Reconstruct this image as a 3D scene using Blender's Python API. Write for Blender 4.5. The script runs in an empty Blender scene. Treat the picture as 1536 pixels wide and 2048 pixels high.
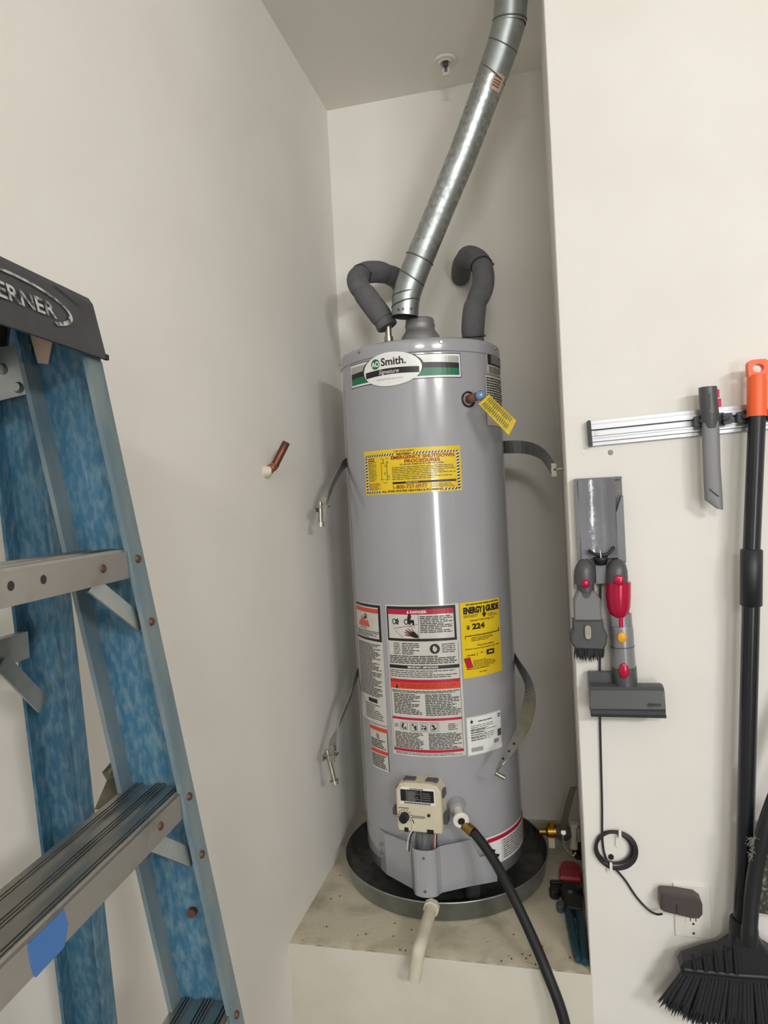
import bpy, math, random
from mathutils import Vector, Matrix

# ------------------------------------------------------------------ camera
sc = bpy.context.scene
COL = sc.collection
YAW, PITCH, ROLL, FPX = 0.2379, -0.0218, -0.0539, 1387.7
CAM = Vector((0.0, 0.0, 1.2))          # metres; z = 0 is the top of the heater platform
_f = Vector((-math.sin(YAW), math.cos(YAW), 0)); _r = Vector((math.cos(YAW), math.sin(YAW), 0)); _u = Vector((0, 0, 1))
FWD = _f*math.cos(PITCH) + _u*math.sin(PITCH)
_u2 = _u*math.cos(PITCH) - _f*math.sin(PITCH)
RIGHT = _r*math.cos(ROLL) + _u2*math.sin(ROLL)
UP = _u2*math.cos(ROLL) - _r*math.sin(ROLL)
cd = bpy.data.cameras.new('camera'); cam = bpy.data.objects.new('camera', cd); COL.objects.link(cam)
cd.sensor_fit = 'VERTICAL'; cd.sensor_height = 24.0; cd.lens = FPX*24.0/2048.0; cd.clip_start = 0.02
cam.matrix_world = Matrix(((RIGHT.x, UP.x, -FWD.x, CAM.x), (RIGHT.y, UP.y, -FWD.y, CAM.y), (RIGHT.z, UP.z, -FWD.z, CAM.z), (0, 0, 0, 1)))
sc.camera = cam

# ------------------------------------------------------------------ light
world = bpy.data.worlds.new('world'); sc.world = world; world.use_nodes = True
bg = world.node_tree.nodes['Background']; bg.inputs[0].default_value = (0.86, 0.93, 1.0, 1); bg.inputs[1].default_value = 1.0

def area(name, loc, target, sx, sy, power, color, spread=180):
    l = bpy.data.lights.new(name, 'AREA'); l.shape = 'RECTANGLE'; l.size = sx; l.size_y = sy; l.energy = power; l.color = color
    l.spread = math.radians(spread)
    o = bpy.data.objects.new(name, l); COL.objects.link(o); o.location = loc
    o.rotation_euler = (Vector(target)-Vector(loc)).to_track_quat('-Z', 'Y').to_euler()
    return o
DOORX = 2.30
area('doorway_daylight', (DOORX, -4.56, 0.60), (DOORX, 0, 0.60), 0.80, 1.98, 78, (0.96, 0.985, 1.0))
sc.view_settings.view_transform = 'Standard'; sc.view_settings.look = 'None'
sc.view_settings.gamma = 1.0; sc.view_settings.use_curve_mapping = False; sc.view_settings.exposure = -0.10
sc.cycles.use_denoising = True
sc.cycles.max_bounces = 8; sc.cycles.diffuse_bounces = 6
sc.cycles.use_adaptive_sampling = True; sc.cycles.adaptive_threshold = 0.03

def at(px, py, Y):
    """point of the place at depth Y that the photograph shows at (px, py)"""
    d = RIGHT*(px-768.0) - UP*(py-1024.0) + FWD*FPX
    return CAM + d*((Y-CAM.y)/d.y)
def atz(px, py, Z):
    d = RIGHT*(px-768.0) - UP*(py-1024.0) + FWD*FPX
    return CAM + d*((Z-CAM.z)/d.z)

# room
XL, XR, Y1, Y2, ZC, ZF = -0.7537, 0.0373, 1.7422, 2.5419, 2.664, -0.42

# ------------------------------------------------------------------ materials
def lin(c):
    if isinstance(c, str):
        c = tuple(int(c[i:i+2], 16)/255 for i in (0, 2, 4))
    return tuple((x/12.92 if x <= .04045 else ((x+.055)/1.055)**2.4) for x in c)
def mat(name, col, rough=.5, metal=0., col2=None, scale=20., amount=.5, bump=0., bscale=60., coat=0., stretch=None, kind='noise', lo=.35, hi=.65, spec=.5, trans=0., rough2=None):
    m = bpy.data.materials.new(name); m.use_nodes = True
    nt = m.node_tree; b = nt.nodes['Principled BSDF']; c = lin(col)
    b.inputs['Base Color'].default_value = (*c, 1); b.inputs['Roughness'].default_value = rough; b.inputs['Metallic'].default_value = metal
    b.inputs['Coat Weight'].default_value = coat; b.inputs['Coat Roughness'].default_value = .08
    b.inputs['Specular IOR Level'].default_value = spec; b.inputs['Transmission Weight'].default_value = trans
    tc = nt.nodes.new('ShaderNodeTexCoord'); vec = tc.outputs['Object']
    if stretch:
        mp = nt.nodes.new('ShaderNodeMapping'); mp.inputs['Scale'].default_value = stretch
        nt.links.new(vec, mp.inputs[0]); vec = mp.outputs[0]
    def tex(s, k):
        if k == 'voronoi':
            t = nt.nodes.new('ShaderNodeTexVoronoi'); t.inputs['Scale'].default_value = s; o = t.outputs['Color']
        else:
            t = nt.nodes.new('ShaderNodeTexNoise'); t.inputs['Scale'].default_value = s; t.inputs['Detail'].default_value = 6; o = t.outputs['Fac']
        nt.links.new(vec, t.inputs['Vector']); return o
    if col2 is not None:
        o = tex(scale, kind)
        rp = nt.nodes.new('ShaderNodeMapRange'); rp.inputs[1].default_value = lo; rp.inputs[2].default_value = hi; rp.inputs[4].default_value = amount
        nt.links.new(o, rp.inputs[0])
        mx = nt.nodes.new('ShaderNodeMix'); mx.data_type = 'RGBA'
        mx.inputs[6].default_value = (*c, 1); mx.inputs[7].default_value = (*lin(col2), 1)
        nt.links.new(rp.outputs[0], mx.inputs[0]); nt.links.new(mx.outputs[2], b.inputs['Base Color'])
        if rough2 is not None:
            rr = nt.nodes.new('ShaderNodeMapRange'); rr.inputs[3].default_value = rough; rr.inputs[4].default_value = rough2
            nt.links.new(rp.outputs[0], rr.inputs[0]); nt.links.new(rr.outputs[0], b.inputs['Roughness'])
    if bump:
        o = tex(bscale, 'noise'); bp = nt.nodes.new('ShaderNodeBump'); bp.inputs['Strength'].default_value = bump; bp.inputs['Distance'].default_value = .004
        nt.links.new(o, bp.inputs['Height']); nt.links.new(bp.outputs[0], b.inputs['Normal'])
    return m
M = {}
M['wall'] = mat('wall_paint', 'e9e6e0', .75, col2='e1ddd5', scale=3.5, amount=.5, bump=.12, bscale=45)
M['ceil'] = mat('ceiling_paint', 'eeebe4', .8, col2='e6e2d9', scale=3, bump=.1, bscale=40)
M['plat'] = mat('platform_paint', 'cbc2ad', .7, col2='857c6a', scale=9, amount=.75, bump=.35, bscale=70, lo=.48, hi=.78)
M['platface'] = mat('platform_face_paint', 'dad5c8', .75, col2='c9c0ae', scale=5, bump=.15, bscale=45)
M['concrete'] = mat('garage_concrete', '7f7c75', .8, col2='6a675f', scale=4, bump=.2)
M['grey'] = mat('heater_enamel', 'a3a4a9', .22, col2='9c9da3', scale=6, coat=1., spec=.5)
M['greydk'] = mat('heater_seam', '77787c', .5)
M['galv'] = mat('galvanised_steel', 'c3c8c8', .3, 1., col2='8d9495', scale=95, amount=.75, kind='voronoi', lo=.1, hi=.9, bump=.06, bscale=150, rough2=.5)
M['galvs'] = mat('galvanised_smooth', 'b3b9b9', .42, 1., col2='989f9f', scale=40, bump=.04)
M['seam'] = mat('crimped_seam', '6e7474', .5, .8)
M['collar'] = mat('flue_collar_grey', '8d8e8d', .5, .5)
M['steel'] = mat('zinc_steel', 'b5b2a6', .38, 1., col2='8a867a', scale=60)
M['strap'] = mat('strap_steel', 'a6a8a5', .42, .9, col2='8c8e88', scale=40)
M['alu'] = mat('brushed_aluminium', 'b4b2ad', .36, 1., col2='7d776c', scale=18, amount=.55, lo=.5, hi=.75, stretch=(1, 1, 1))
M['aluR'] = mat('rail_aluminium', 'b9babd', .42, .75)
M['chrome'] = mat('chrome', 'd8d8d8', .12, 1.)
M['foam'] = mat('pipe_foam', '646467', .85, col2='57575a', scale=40, bump=.15, bscale=160)
M['black'] = mat('black_plastic', '1d1e22', .45)
M['blackg'] = mat('black_gloss', '1f2126', .25)
M['rubber'] = mat('black_rubber', '17181b', .6, bump=.1, bscale=200)
M['cap'] = mat('cap_plastic', '36363a', .55, col2='4a4a4e', scale=30, amount=.4)
M['worn'] = mat('worn_print', 'b9b9b4', .5, col2='3c3c40', scale=110, amount=1., lo=.42, hi=.62)
M['fibre'] = mat('blue_fibreglass', '33627c', .5, col2='7f979e', scale=150, amount=.6, lo=.42, hi=.75, bump=.1, bscale=150, stretch=(1, 1, .35))
M['fibrew'] = mat('worn_fibreglass', '5d727c', .55, col2='7a8484', scale=30, amount=.8, bump=.12, bscale=150, stretch=(1, 1, .35))
M['rust'] = mat('rusty_rivet', '6b4a3a', .6, .6, col2='4a3a33', scale=300)
M['copper'] = mat('old_copper', '7d4636', .42, .75, col2='5c4a40', scale=60, amount=.8)
M['copperb'] = mat('bright_copper', 'b97c62', .35, .9, col2='8a5a48', scale=90)
M['brass'] = mat('brass', 'c9973f', .28, 1., col2='a5772c', scale=120)
M['brassd'] = mat('dull_brass', 'a8874c', .35, 1., col2='8b6b3a', scale=120)
M['white'] = mat('white_plastic', 'e6e3da', .4)
M['pvc'] = mat('pvc_paint', 'd6cfbd', .55, col2='c3b9a3', scale=25)
M['clear'] = mat('clear_clip', 'e8e6dd', .25)
M['paper'] = mat('label_paper', 'd2cfc7', .25, col2='cbc8bf', scale=30, coat=.7)
M['paperw'] = mat('label_white', 'eeeeec', .3)
M['silver'] = mat('label_silver', 'b4b4ae', .35, .3)
M['ink'] = mat('ink_black', '1d1c1e', .4)
M['inkg'] = mat('ink_grey', '55544f', .45)
M['inkl'] = mat('ink_light_grey', '93918a', .5)
M['green'] = mat('ink_green', '17724e', .35)
M['yellow'] = mat('label_yellow', 'efcc16', .25, col2='e8c213', scale=30, coat=.7)
M['red'] = mat('ink_red', 'b8173c', .35)
M['redor'] = mat('ink_orange_red', 'd8492c', .35)
M['maroon'] = mat('ink_maroon', '8c1f16', .4)
M['salmon'] = mat('ink_salmon', 'd0574f', .4)
M['tagy'] = mat('tag_yellow', 'dcc21f', .45, col2='b79c18', scale=120)
M['beige'] = mat('control_beige', 'd6cdb4', .5, col2='cbc1a6', scale=25)
M['dark'] = mat('dark_grey_plastic', '4c4d50', .38)
M['mid'] = mat('mid_grey_plastic', '77787a', .38)
M['nick'] = mat('nickel_grey', '8b8c8e', .3, .35)
M['dock'] = mat('dock_grey_gloss', '7d7e84', .14, .1, bump=.35, bscale=45, coat=.5)
M['crim'] = mat('crimson_plastic', 'b3123f', .22, .2)
M['amber'] = mat('amber_plastic', 'e2a01c', .35)
M['orange'] = mat('orange_plastic', 'f0622c', .42)
M['bristle'] = mat('black_bristle', '191a1e', .6, col2='2a2b30', scale=200, stretch=(1, 1, .1))
M['dusty'] = mat('dusty_bristle', '3a3a38', .8, col2='9a968a', scale=140, amount=.8, lo=.5, hi=.7, bump=.6, bscale=200)
M['brown'] = mat('charger_plastic', '4b4241', .45)
M['redpl'] = mat('red_plastic', 'a32a35', .45)
M['teal'] = mat('teal_grip', '173c4c', .4)
M['cable'] = mat('black_cable', '2a292c', .45)
M['tape'] = mat('painters_tape', '3f6fae', .6)
M['pan'] = mat('pan_inside', '74746e', .45, .6, col2='4d4d48', scale=25, amount=.8)
M['tan'] = mat('faded_sticker', 'd6b9a6', .5, col2='c49d88', scale=60)
M['olive'] = mat('dull_steel_plate', '6d6a58', .5, .7)
M['woodw'] = mat('door_trim', 'e3dfd5', .5)
M['glow'] = bpy.data.materials.new('lamp_diffuser'); M['glow'].use_nodes = True
_b = M['glow'].node_tree.nodes['Principled BSDF']; _b.inputs['Emission Color'].default_value = (1, .95, .87, 1); _b.inputs['Emission Strength'].default_value = 4.0

# ------------------------------------------------------------------ mesh builder
OFF = {}
class MB:
    def __init__(s, xf=None): s.v = []; s.f = []; s.sm = []; s.xf = xf
    def _add(s, vs, fs, smooth=False):
        b = len(s.v)
        for p in vs:
            p = Vector(p); s.v.append(s.xf @ p if s.xf else p)
        for q in fs: s.f.append([b+i for i in q]); s.sm.append(smooth)
    def box(s, a, b, bev=0):
        x0, y0, z0 = a; x1, y1, z1 = b
        if bev:
            pts = [(x0+bev, z0), (x1-bev, z0), (x1, z0+bev), (x1, z1-bev), (x1-bev, z1), (x0+bev, z1), (x0, z1-bev), (x0, z0+bev)]
            return s.prism(pts, y0, y1)
        s._add([(x0, y0, z0), (x1, y0, z0), (x1, y1, z0), (x0, y1, z0), (x0, y0, z1), (x1, y0, z1), (x1, y1, z1), (x0, y1, z1)],
               [(0, 3, 2, 1), (4, 5, 6, 7), (0, 1, 5, 4), (1, 2, 6, 5), (2, 3, 7, 6), (3, 0, 4, 7)]); return s
    def prism(s, pts, y0, y1, inset=0, smooth=False):
        """outline in x,z extruded along y (y0 is the face towards the viewer), optional chamfer of that face"""
        n = len(pts); cx = sum(p[0] for p in pts)/n; cz = sum(p[1] for p in pts)/n
        rings = []
        if inset:
            def sh(p):
                dx, dz = p[0]-cx, p[1]-cz; L = math.hypot(dx, dz) or 1; k = max(0, 1-inset/L); return (cx+dx*k, cz+dz*k)
            rings.append([(sh(p)[0], y0, sh(p)[1]) for p in pts]); rings.append([(p[0], y0+inset, p[1]) for p in pts])
        else: rings.append([(p[0], y0, p[1]) for p in pts])
        rings.append([(p[0], y1, p[1]) for p in pts])
        vs = [q for r in rings for q in r]; fs = [tuple(range(n)), tuple(range(len(vs)-1, len(vs)-n-1, -1))]
        s._add(vs, fs)
        b = len(s.v)-len(vs)
        for k in range(len(rings)-1):
            for i in range(n):
                j = (i+1) % n; s.f.append([b+k*n+i, b+(k+1)*n+i, b+(k+1)*n+j, b+k*n+j]); s.sm.append(smooth)
        return s
    def sweep(s, path, rad, n=14, caps=True, closed=False):
        P = [Vector(p) for p in path]; m = len(P)
        R = rad if isinstance(rad, (list, tuple)) else [rad]*m
        T = []
        for i in range(m):
            if closed: t = P[(i+1) % m]-P[i-1]
            else: t = P[min(i+1, m-1)]-P[max(i-1, 0)]
            T.append(t.normalized())
        up = Vector((0, 0, 1)) if abs(T[0].z) < .9 else Vector((1, 0, 0))
        nrm = (up-T[0]*up.dot(T[0])).normalized(); vs = []
        for i in range(m):
            nrm = (nrm-T[i]*nrm.dot(T[i])).normalized(); bi = T[i].cross(nrm)
            for k in range(n):
                a = 2*math.pi*k/n; vs.append(P[i]+(nrm*math.cos(a)+bi*math.sin(a))*R[i])
        fs = []
        for i in range(m if closed else m-1):
            j = (i+1) % m
            for k in range(n):
                l = (k+1) % n; fs.append((i*n+k, i*n+l, j*n+l, j*n+k))
        s._add(vs, fs, True)
        if caps and not closed: s._add(vs[:n], [tuple(range(n-1, -1, -1))]); s._add(vs[-n:], [tuple(range(n))])
        return s
    def cyl(s, a, b, r, r2=None, n=20): return s.sweep([a, b], [r, r if r2 is None else r2], n)
    def lathe(s, c, prof, n=64, a0=0, a1=2*math.pi, smooth=True):
        """prof: list of (radius, z) round the vertical axis through c"""
        full = abs(a1-a0-2*math.pi) < 1e-6; m = n if full else n+1; vs = []
        for r, z in prof:
            for k in range(m):
                a = a0+(a1-a0)*k/n; vs.append((c[0]+r*math.sin(a), c[1]-r*math.cos(a), c[2]+z))
        fs = []
        for i in range(len(prof)-1):
            for k in range(n):
                l = (k+1) % m; fs.append((i*m+k, i*m+l, (i+1)*m+l, (i+1)*m+k))
        s._add(vs, fs, smooth); return s
    def sph(s, c, r, n=14, sq=(1, 1, 1)):
        vs = []; fs = []; h = n//2+1
        for i in range(h+1):
            t = math.pi*i/h
            for k in range(n):
                a = 2*math.pi*k/n; vs.append((c[0]+r*sq[0]*math.sin(t)*math.cos(a), c[1]+r*sq[1]*math.sin(t)*math.sin(a), c[2]+r*sq[2]*math.cos(t)))
        for i in range(h):
            for k in range(n):
                l = (k+1) % n; fs.append((i*n+k, (i+1)*n+k, (i+1)*n+l, i*n+l))
        s._add(vs, fs, True); return s
    def ribbon(s, pts, th=.0022):
        """pts: (centre, width vector); a flat band with real thickness"""
        m = len(pts); P = [Vector(p) for p, w in pts]; Wd = [Vector(w) for p, w in pts]; vs = []
        for i in range(m):
            t = (P[min(i+1, m-1)]-P[max(i-1, 0)]).normalized(); nn = t.cross(Wd[i]).normalized()*(th/2); h = Wd[i]/2
            vs += [P[i]-h-nn, P[i]+h-nn, P[i]+h+nn, P[i]-h+nn]
        fs = [(0, 1, 2, 3), tuple(4*(m-1)+k for k in (3, 2, 1, 0))]
        for i in range(m-1):
            for k in range(4):
                l = (k+1) % 4; fs.append((4*i+k, 4*(i+1)+k, 4*(i+1)+l, 4*i+l))
        s._add(vs, fs, False); return s
    def loft(s, rings, smooth=True, caps=True):
        n = len(rings[0]); vs = [p for r in rings for p in r]; fs = []
        for i in range(len(rings)-1):
            for k in range(n):
                l = (k+1) % n; fs.append((i*n+k, i*n+l, (i+1)*n+l, (i+1)*n+k))
        s._add(vs, fs, smooth)
        if caps: s._add(rings[0], [tuple(range(n-1, -1, -1))]); s._add(rings[-1], [tuple(range(n))])
        return s
    def build(s, name, m, parent=None, base=None, fix=True):
        off = OFF[parent.as_pointer()] if parent is not None else (Vector(base) if base is not None else Vector((0, 0, 0)))
        me = bpy.data.meshes.new(name); me.from_pydata([tuple(p-off) for p in s.v], [], s.f)
        for p, k in zip(me.polygons, s.sm): p.use_smooth = k
        me.materials.append(M[m]); me.update()
        if fix:
            import bmesh
            b = bmesh.new(); b.from_mesh(me); bmesh.ops.recalc_face_normals(b, faces=b.faces); b.to_mesh(me); b.free()
        o = bpy.data.objects.new(name, me); COL.objects.link(o)
        if parent is not None: o.parent = parent
        else: o.location = off
        OFF[o.as_pointer()] = off
        return o
def tag(o, label, cat=None, group=None):
    o['label'] = label
    if cat: o['category'] = cat
    if group: o['group'] = group
    return o
def thing(name, loc, label, cat, group=None):
    o = bpy.data.objects.new(name, None); COL.objects.link(o); o.location = loc; o.empty_display_size = .05
    OFF[o.as_pointer()] = Vector(loc); return tag(o, label, cat, group)
def struct(name, mb, m):
    o = mb.build(name, m); o['kind'] = 'structure'; return o
def smoothpath(pts, k=8):
    P = [Vector(p) for p in pts]; out = []
    for i in range(len(P)-1):
        p0, p1, p2, p3 = P[max(i-1, 0)], P[i], P[i+1], P[min(i+2, len(P)-1)]
        for j in range(k):
            t = j/k; out.append(.5*((2*p1)+(p2-p0)*t+(2*p0-5*p1+4*p2-p3)*t*t+(3*p1-p0-3*p2+p3)*t**3))
    out.append(P[-1]); return out
_tx = {}
def glyphs(txt, bold=0., shear=0.):
    key = (txt, bold, shear)
    if key in _tx: return _tx[key]
    cu = bpy.data.curves.new('t', 'FONT'); cu.body = txt; cu.size = 1; cu.offset = bold; cu.shear = shear; cu.resolution_u = 3
    o = bpy.data.objects.new('t', cu); COL.objects.link(o); dg = bpy.context.evaluated_depsgraph_get()
    e = o.evaluated_get(dg); me = e.to_mesh()
    vs = [(v.co.x, v.co.y) for v in me.vertices]; fs = [tuple(p.vertices) for p in me.polygons]
    e.to_mesh_clear(); bpy.data.objects.remove(o); bpy.data.curves.remove(cu)
    _tx[key] = (vs, fs); return _tx[key]

# ------------------------------------------------------------------ the setting
XE, YB = 5.2, -4.5
struct('floor', MB().box((XL-.1, YB-.2, ZF-.1), (XE+.1, Y1+.1, ZF)), 'concrete')
struct('ceiling', MB().box((XL-.1, YB-.2, ZC), (XE+.1, Y2+.1, ZC+.1)), 'ceil')
struct('wall_left', MB().box((XL-.1, YB-.2, ZF), (XL, Y2+.1, ZC)), 'wall')
struct('wall_back', MB().box((XL-.1, Y2, -.1), (XR+.15, Y2+.1, ZC)), 'wall')
wf = MB()
# front wall with a small rounded corner bead at the alcove edge
r = .0035
arc = [(XR+r-r*math.cos(a), Y1+r-r*math.sin(a)) for a in [math.pi/2*k/4 for k in range(5)]]
pl = arc+[(XE, Y1), (XE, Y1+.115), (XR, Y1+.115)]
n = len(pl); wf._add([(x, y, ZF) for x, y in pl]+[(x, y, ZC) for x, y in pl], [tuple(range(n-1, -1, -1)), tuple(range(n, 2*n))]+[(i, (i+1) % n, n+(i+1) % n, n+i) for i in range(n)])
struct('wall_front', wf, 'wall')
struct('wall_alcove_right', MB().box((XR, Y1+.115, -.1), (XR+.1, Y2, ZC)), 'wall')
struct('wall_right', MB().box((XE, YB-.2, ZF), (XE+.1, Y1+.115, ZC)), 'wall')
wr = MB(); dx0, dx1, dz = DOORX-.41, DOORX+.41, 1.61
wr.box((XL, YB-.12, ZF), (dx0, YB, ZC)); wr.box((dx1, YB-.12, ZF), (XE, YB, ZC)); wr.box((dx0, YB-.12, dz), (dx1, YB, ZC))
struct('wall_rear', wr, 'wall')
dtm = MB(); dtm.box((dx0-.06, YB, ZF), (dx0, YB+.02, dz+.06)); dtm.box((dx1, YB, ZF), (dx1+.06, YB+.02, dz+.06)); dtm.box((dx0, YB, dz), (dx1, YB+.02, dz+.06))
struct('trim_1', dtm, 'woodw')
# platform block the heater stands on: painted top slab, front face
random.seed(3)
pt = MB()
NX, NY = 60, 40
vs = []
for j in range(NY+1):
    for i in range(NX+1):
        x = XL+(XR-XL)*i/NX; y = Y1+(Y2-Y1)*j/NY
        edge = -.004*(1+.8*math.sin(i*1.7)+.5*math.sin(i*.6)) if j == 0 else 0
        vs.append((x, y, edge+random.uniform(-.0006, .0006)))
fs = [(j*(NX+1)+i, j*(NX+1)+i+1, (j+1)*(NX+1)+i+1, (j+1)*(NX+1)+i) for j in range(NY) for i in range(NX)]
pt._add(vs, fs, True)
# closed underside
pt.box((XL, Y1+.002, -.05), (XR, Y2, -.012))
plat = struct('platform_top', pt, 'plat')
struct('platform_front', MB().box((XL, Y1, ZF), (XR+.003, Y1+.1, -.004)), 'platface')

# ceiling lamps of the garage (behind the camera)
def ceiling_lamp(LX, LY, power, label, target):
    lt = thing('ceiling_light', (LX, LY, ZC-.10), label, 'light', 'ceiling lights behind the viewer')
    MB().box((LX-.45, LY-.15, ZC-.06), (LX+.45, LY+.15, ZC)).build('housing', 'white', lt)
    MB().box((LX-.43, LY-.13, ZC-.085), (LX+.43, LY+.13, ZC-.06)).build('diffuser', 'glow', lt)
    area('ceiling_light_lamp', (LX, LY, ZC-.10), target, .85, .25, power, (1.0, .988, .975))
ceiling_lamp(2.60, -2.30, 104, 'white ceiling light fixture to the right behind the viewer', (0.0, 1.8, 1.5))
ceiling_lamp(0.55, -2.80, 74, 'white ceiling light fixture straight behind the viewer', (-.2, 2.0, 1.4))

# ------------------------------------------------------------------ water heater
TC = Vector((-.389, 2.203, 0)); TR = .251
wh = thing('water_heater', (TC.x, TC.y, .004), 'tall grey cylindrical gas water heater standing in the round metal pan', 'water heater')
def onT(phi, z, R=TR): a = math.radians(phi); return Vector((TC.x+R*math.sin(a), TC.y-R*math.cos(a), z))
body = MB().lathe(TC, [(.0, .062), (TR-.012, .062), (TR-.003, .066), (TR-.003, .098), (TR, .100), (TR, .101), (TR, .106), (TR, 1.598), (TR, 1.603), (TR, 1.604), (TR-.002, 1.606)], 96).build('tank_jacket', 'grey', wh)
MB().lathe(TC, [(TR-.002, 1.606), (TR+.0022, 1.607), (TR+.0025, 1.609), (TR+.0025, 1.634), (TR+.0022, 1.637), (TR-.001, 1.643), (TR-.008, 1.647), (TR-.02, 1.648), (0, 1.652)], 96).build('top_cover', 'grey', wh)
for phi in (24.1, -34.5, 75, -80):
    p = onT(phi, 1.631, TR+.001); q = onT(phi, 1.631, TR+.006)
    MB().cyl(p, q, .0055, .004, 12).build('screw', 'steel', wh)
for a in (30, 150, 270):
    p = onT(a, .03, TR-.035); MB().cyl((p.x, p.y, .006), (p.x, p.y, .063), .022, .026, 16).build('foot', 'dark', wh)
fl = MB().lathe((TC.x+.006, TC.y, 0), [(.064, 1.650), (.0635, 1.692), (.060, 1.704), (.052, 1.716), (.047, 1.723), (.0465, 1.733), (.0485, 1.737), (.0465, 1.742), (.0455, 1.755), (.0435, 1.759), (.042, 1.752), (.042, 1.66)], 40).build('flue_collar', 'collar', wh)
for phi, dx in ((0, -.098), (0, .17)):
    x = TC.x+dx; y = 2.20 if dx < 0 else 2.225
    nb = MB(); nb.cyl((x, y, 1.648), (x, y, 1.668), .017, n=6); nb.cyl((x, y, 1.668), (x, y, 1.70 if dx > 0 else 1.75), .011, n=14); nb.cyl((x, y, 1.700), (x, y, 1.715), .0145, n=8); nb.build('pipe_nipple', 'steel', wh)

class Label:
    """a print laid on the tank jacket: s runs 0..1 round the jacket, t 0..1 upward"""
    def __init__(s, name, p0, p1, z0, z1, base, lift=.0007, shear=0.):
        s.name, s.p0, s.p1, s.z0, s.z1, s.base, s.lift = name, p0, p1, z0, z1, base, lift; s.shear = shear
        s.mb = {}; s.b = MB(); s.W = TR*math.radians(p1-p0); s.H = z1-z0
        s._rect(s.b, 0, 0, 1, 1, s.lift)
    def P(s, a, b, lift): return onT(s.p0+(s.p1-s.p0)*a, s.z0+s.H*b+s.shear*a, TR+lift)
    def _rect(s, mb, a0, b0, a1, b1, lift):
        n = max(1, int(abs(a1-a0)*(s.p1-s.p0)/2.5)); vs = []
        for i in range(n+1):
            a = a0+(a1-a0)*i/n; vs += [s.P(a, b0, lift), s.P(a, b1, lift)]
        mb._add(vs, [(2*i, 2*i+2, 2*i+3, 2*i+1) for i in range(n)])
    def m(s, k): return s.mb.setdefault(k, MB())
    def rect(s, a0, b0, a1, b1, k, lv=1): s._rect(s.m(k), a0, b0, a1, b1, s.lift+.0005*lv)
    def frame(s, a0, b0, a1, b1, w, k, lv=1):
        wa = w/s.W; wb = w/s.H
        s.rect(a0, b0, a1, b0+wb, k, lv); s.rect(a0, b1-wb, a1, b1, k, lv); s.rect(a0, b0, a0+wa, b1, k, lv); s.rect(a1-wa, b0, a1, b1, k, lv)
    def poly(s, pts, k, lv=1):
        s.m(k)._add([s.P(a, b, s.lift+.0005*lv+.0010) for a, b in pts], [tuple(range(len(pts)))])
    def strip(s, top, bot, k, lv=1):
        n = len(top); s.m(k)._add([s.P(*p, s.lift+.0005*lv) for p in top]+[s.P(*p, s.lift+.0005*lv) for p in bot], [(i, i+1, n+i+1, n+i) for i in range(n-1)])
    def disc(s, a, b, r, k, lv=1, sx=1., n=20):
        q = [math.cos(math.pi*i/n) for i in range(n+1)]
        s.strip([(a+r*sx*c/s.W, b+r*math.sqrt(max(0, 1-c*c))/s.H) for c in q], [(a+r*sx*c/s.W, b-r*math.sqrt(max(0, 1-c*c))/s.H) for c in q], k, lv)
    def text(s, txt, a0, a1, b0, b1, k, bold=0., shear=0., lv=2):
        vs, fs = glyphs(txt, bold, shear)
        x0 = min(v[0] for v in vs); x1 = max(v[0] for v in vs); y0 = min(v[1] for v in vs); y1 = max(v[1] for v in vs)
        s.m(k)._add([s.P(a0+(a1-a0)*(x-x0)/(x1-x0), b0+(b1-b0)*(y-y0)/(y1-y0), s.lift+.0005*lv) for x, y in vs], fs)
    def lines(s, a0, b0, a1, b1, n, k, fill=.5, seed=1, ragged=.25, lv=2):
        rnd = random.Random(seed); ph = (b1-b0)/n
        for i in range(n):
            bb = b1-ph*(i+1)+ph*(1-fill)/2; end = a1-(a1-a0)*ragged*rnd.random()**2; a = a0
            while a < end:
                w = rnd.uniform(.006, .022)/s.W; e = min(a+w, end); s.rect(a, bb, e, bb+ph*fill, k, lv); a = e+.0022/s.W
    def build(s, lab=None):
        o = s.b.build(s.name, s.base, wh, fix=False)
        for k, mb in s.mb.items(): mb.build('print', k, o, fix=False)['kind'] = 'stuff'
        if lab: o['label'] = lab
        return o

# brand label
L = Label('brand_label', -46.7, 37.6, 1.530, 1.600, 'ink')
e = .0022
L.rect(e/L.W, e/L.H, 1-e/L.W, 1-e/L.H, 'paperw', 1)
ia, ib = .018, .11
L.rect(ia, ib+.32, 1-ia, 1-ib, 'silver', 2)
N = 26
wave = lambda a, o: .40+.10*math.sin((a-.05)*2.6)-.06*a+o
top = [(ia+(1-2*ia)*i/N, wave(ia+(1-2*ia)*i/N, .20)) for i in range(N+1)]; mid = [(a, wave(a, -.02)) for a, b in top]; bot = [(a, ib) for a, b in top]
L.strip(top, mid, 'ink', 3); L.strip(mid, bot, 'green', 3)
# oval emblem with dark crescents
oc, obz, rx, rz = .437, .51, .0915, .0475
L.disc(oc-.022, obz+.04, rz*.9, 'ink', 4, rx/rz*1.09); L.disc(oc+.022, obz+.04, rz*.9, 'ink', 4, rx/rz*1.09)
L.disc(oc, obz, rz*1.02, 'paperw', 5, rx/rz*.985)
L.strip([(oc-.228+.456*i/N, .49+.05*math.sin(math.pi*i/N)+.02*i/N) for i in range(N+1)], [(oc-.226+.452*i/N, .24+.05*math.sin(math.pi*i/N)+.02*i/N) for i in range(N+1)], 'ink', 6)
L.disc(oc-.128, .78, .0150, 'green', 6)
L.text('AO', oc-.164, oc-.092, .66, .89, 'paperw', .035, lv=7)
L.text('Smith.', oc-.076, oc+.128, .66, .99, 'ink', .022, lv=7)
L.text('Signature', oc-.10, oc+.07, .29, .50, 'paperw', 0, .35, lv=7)
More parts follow.
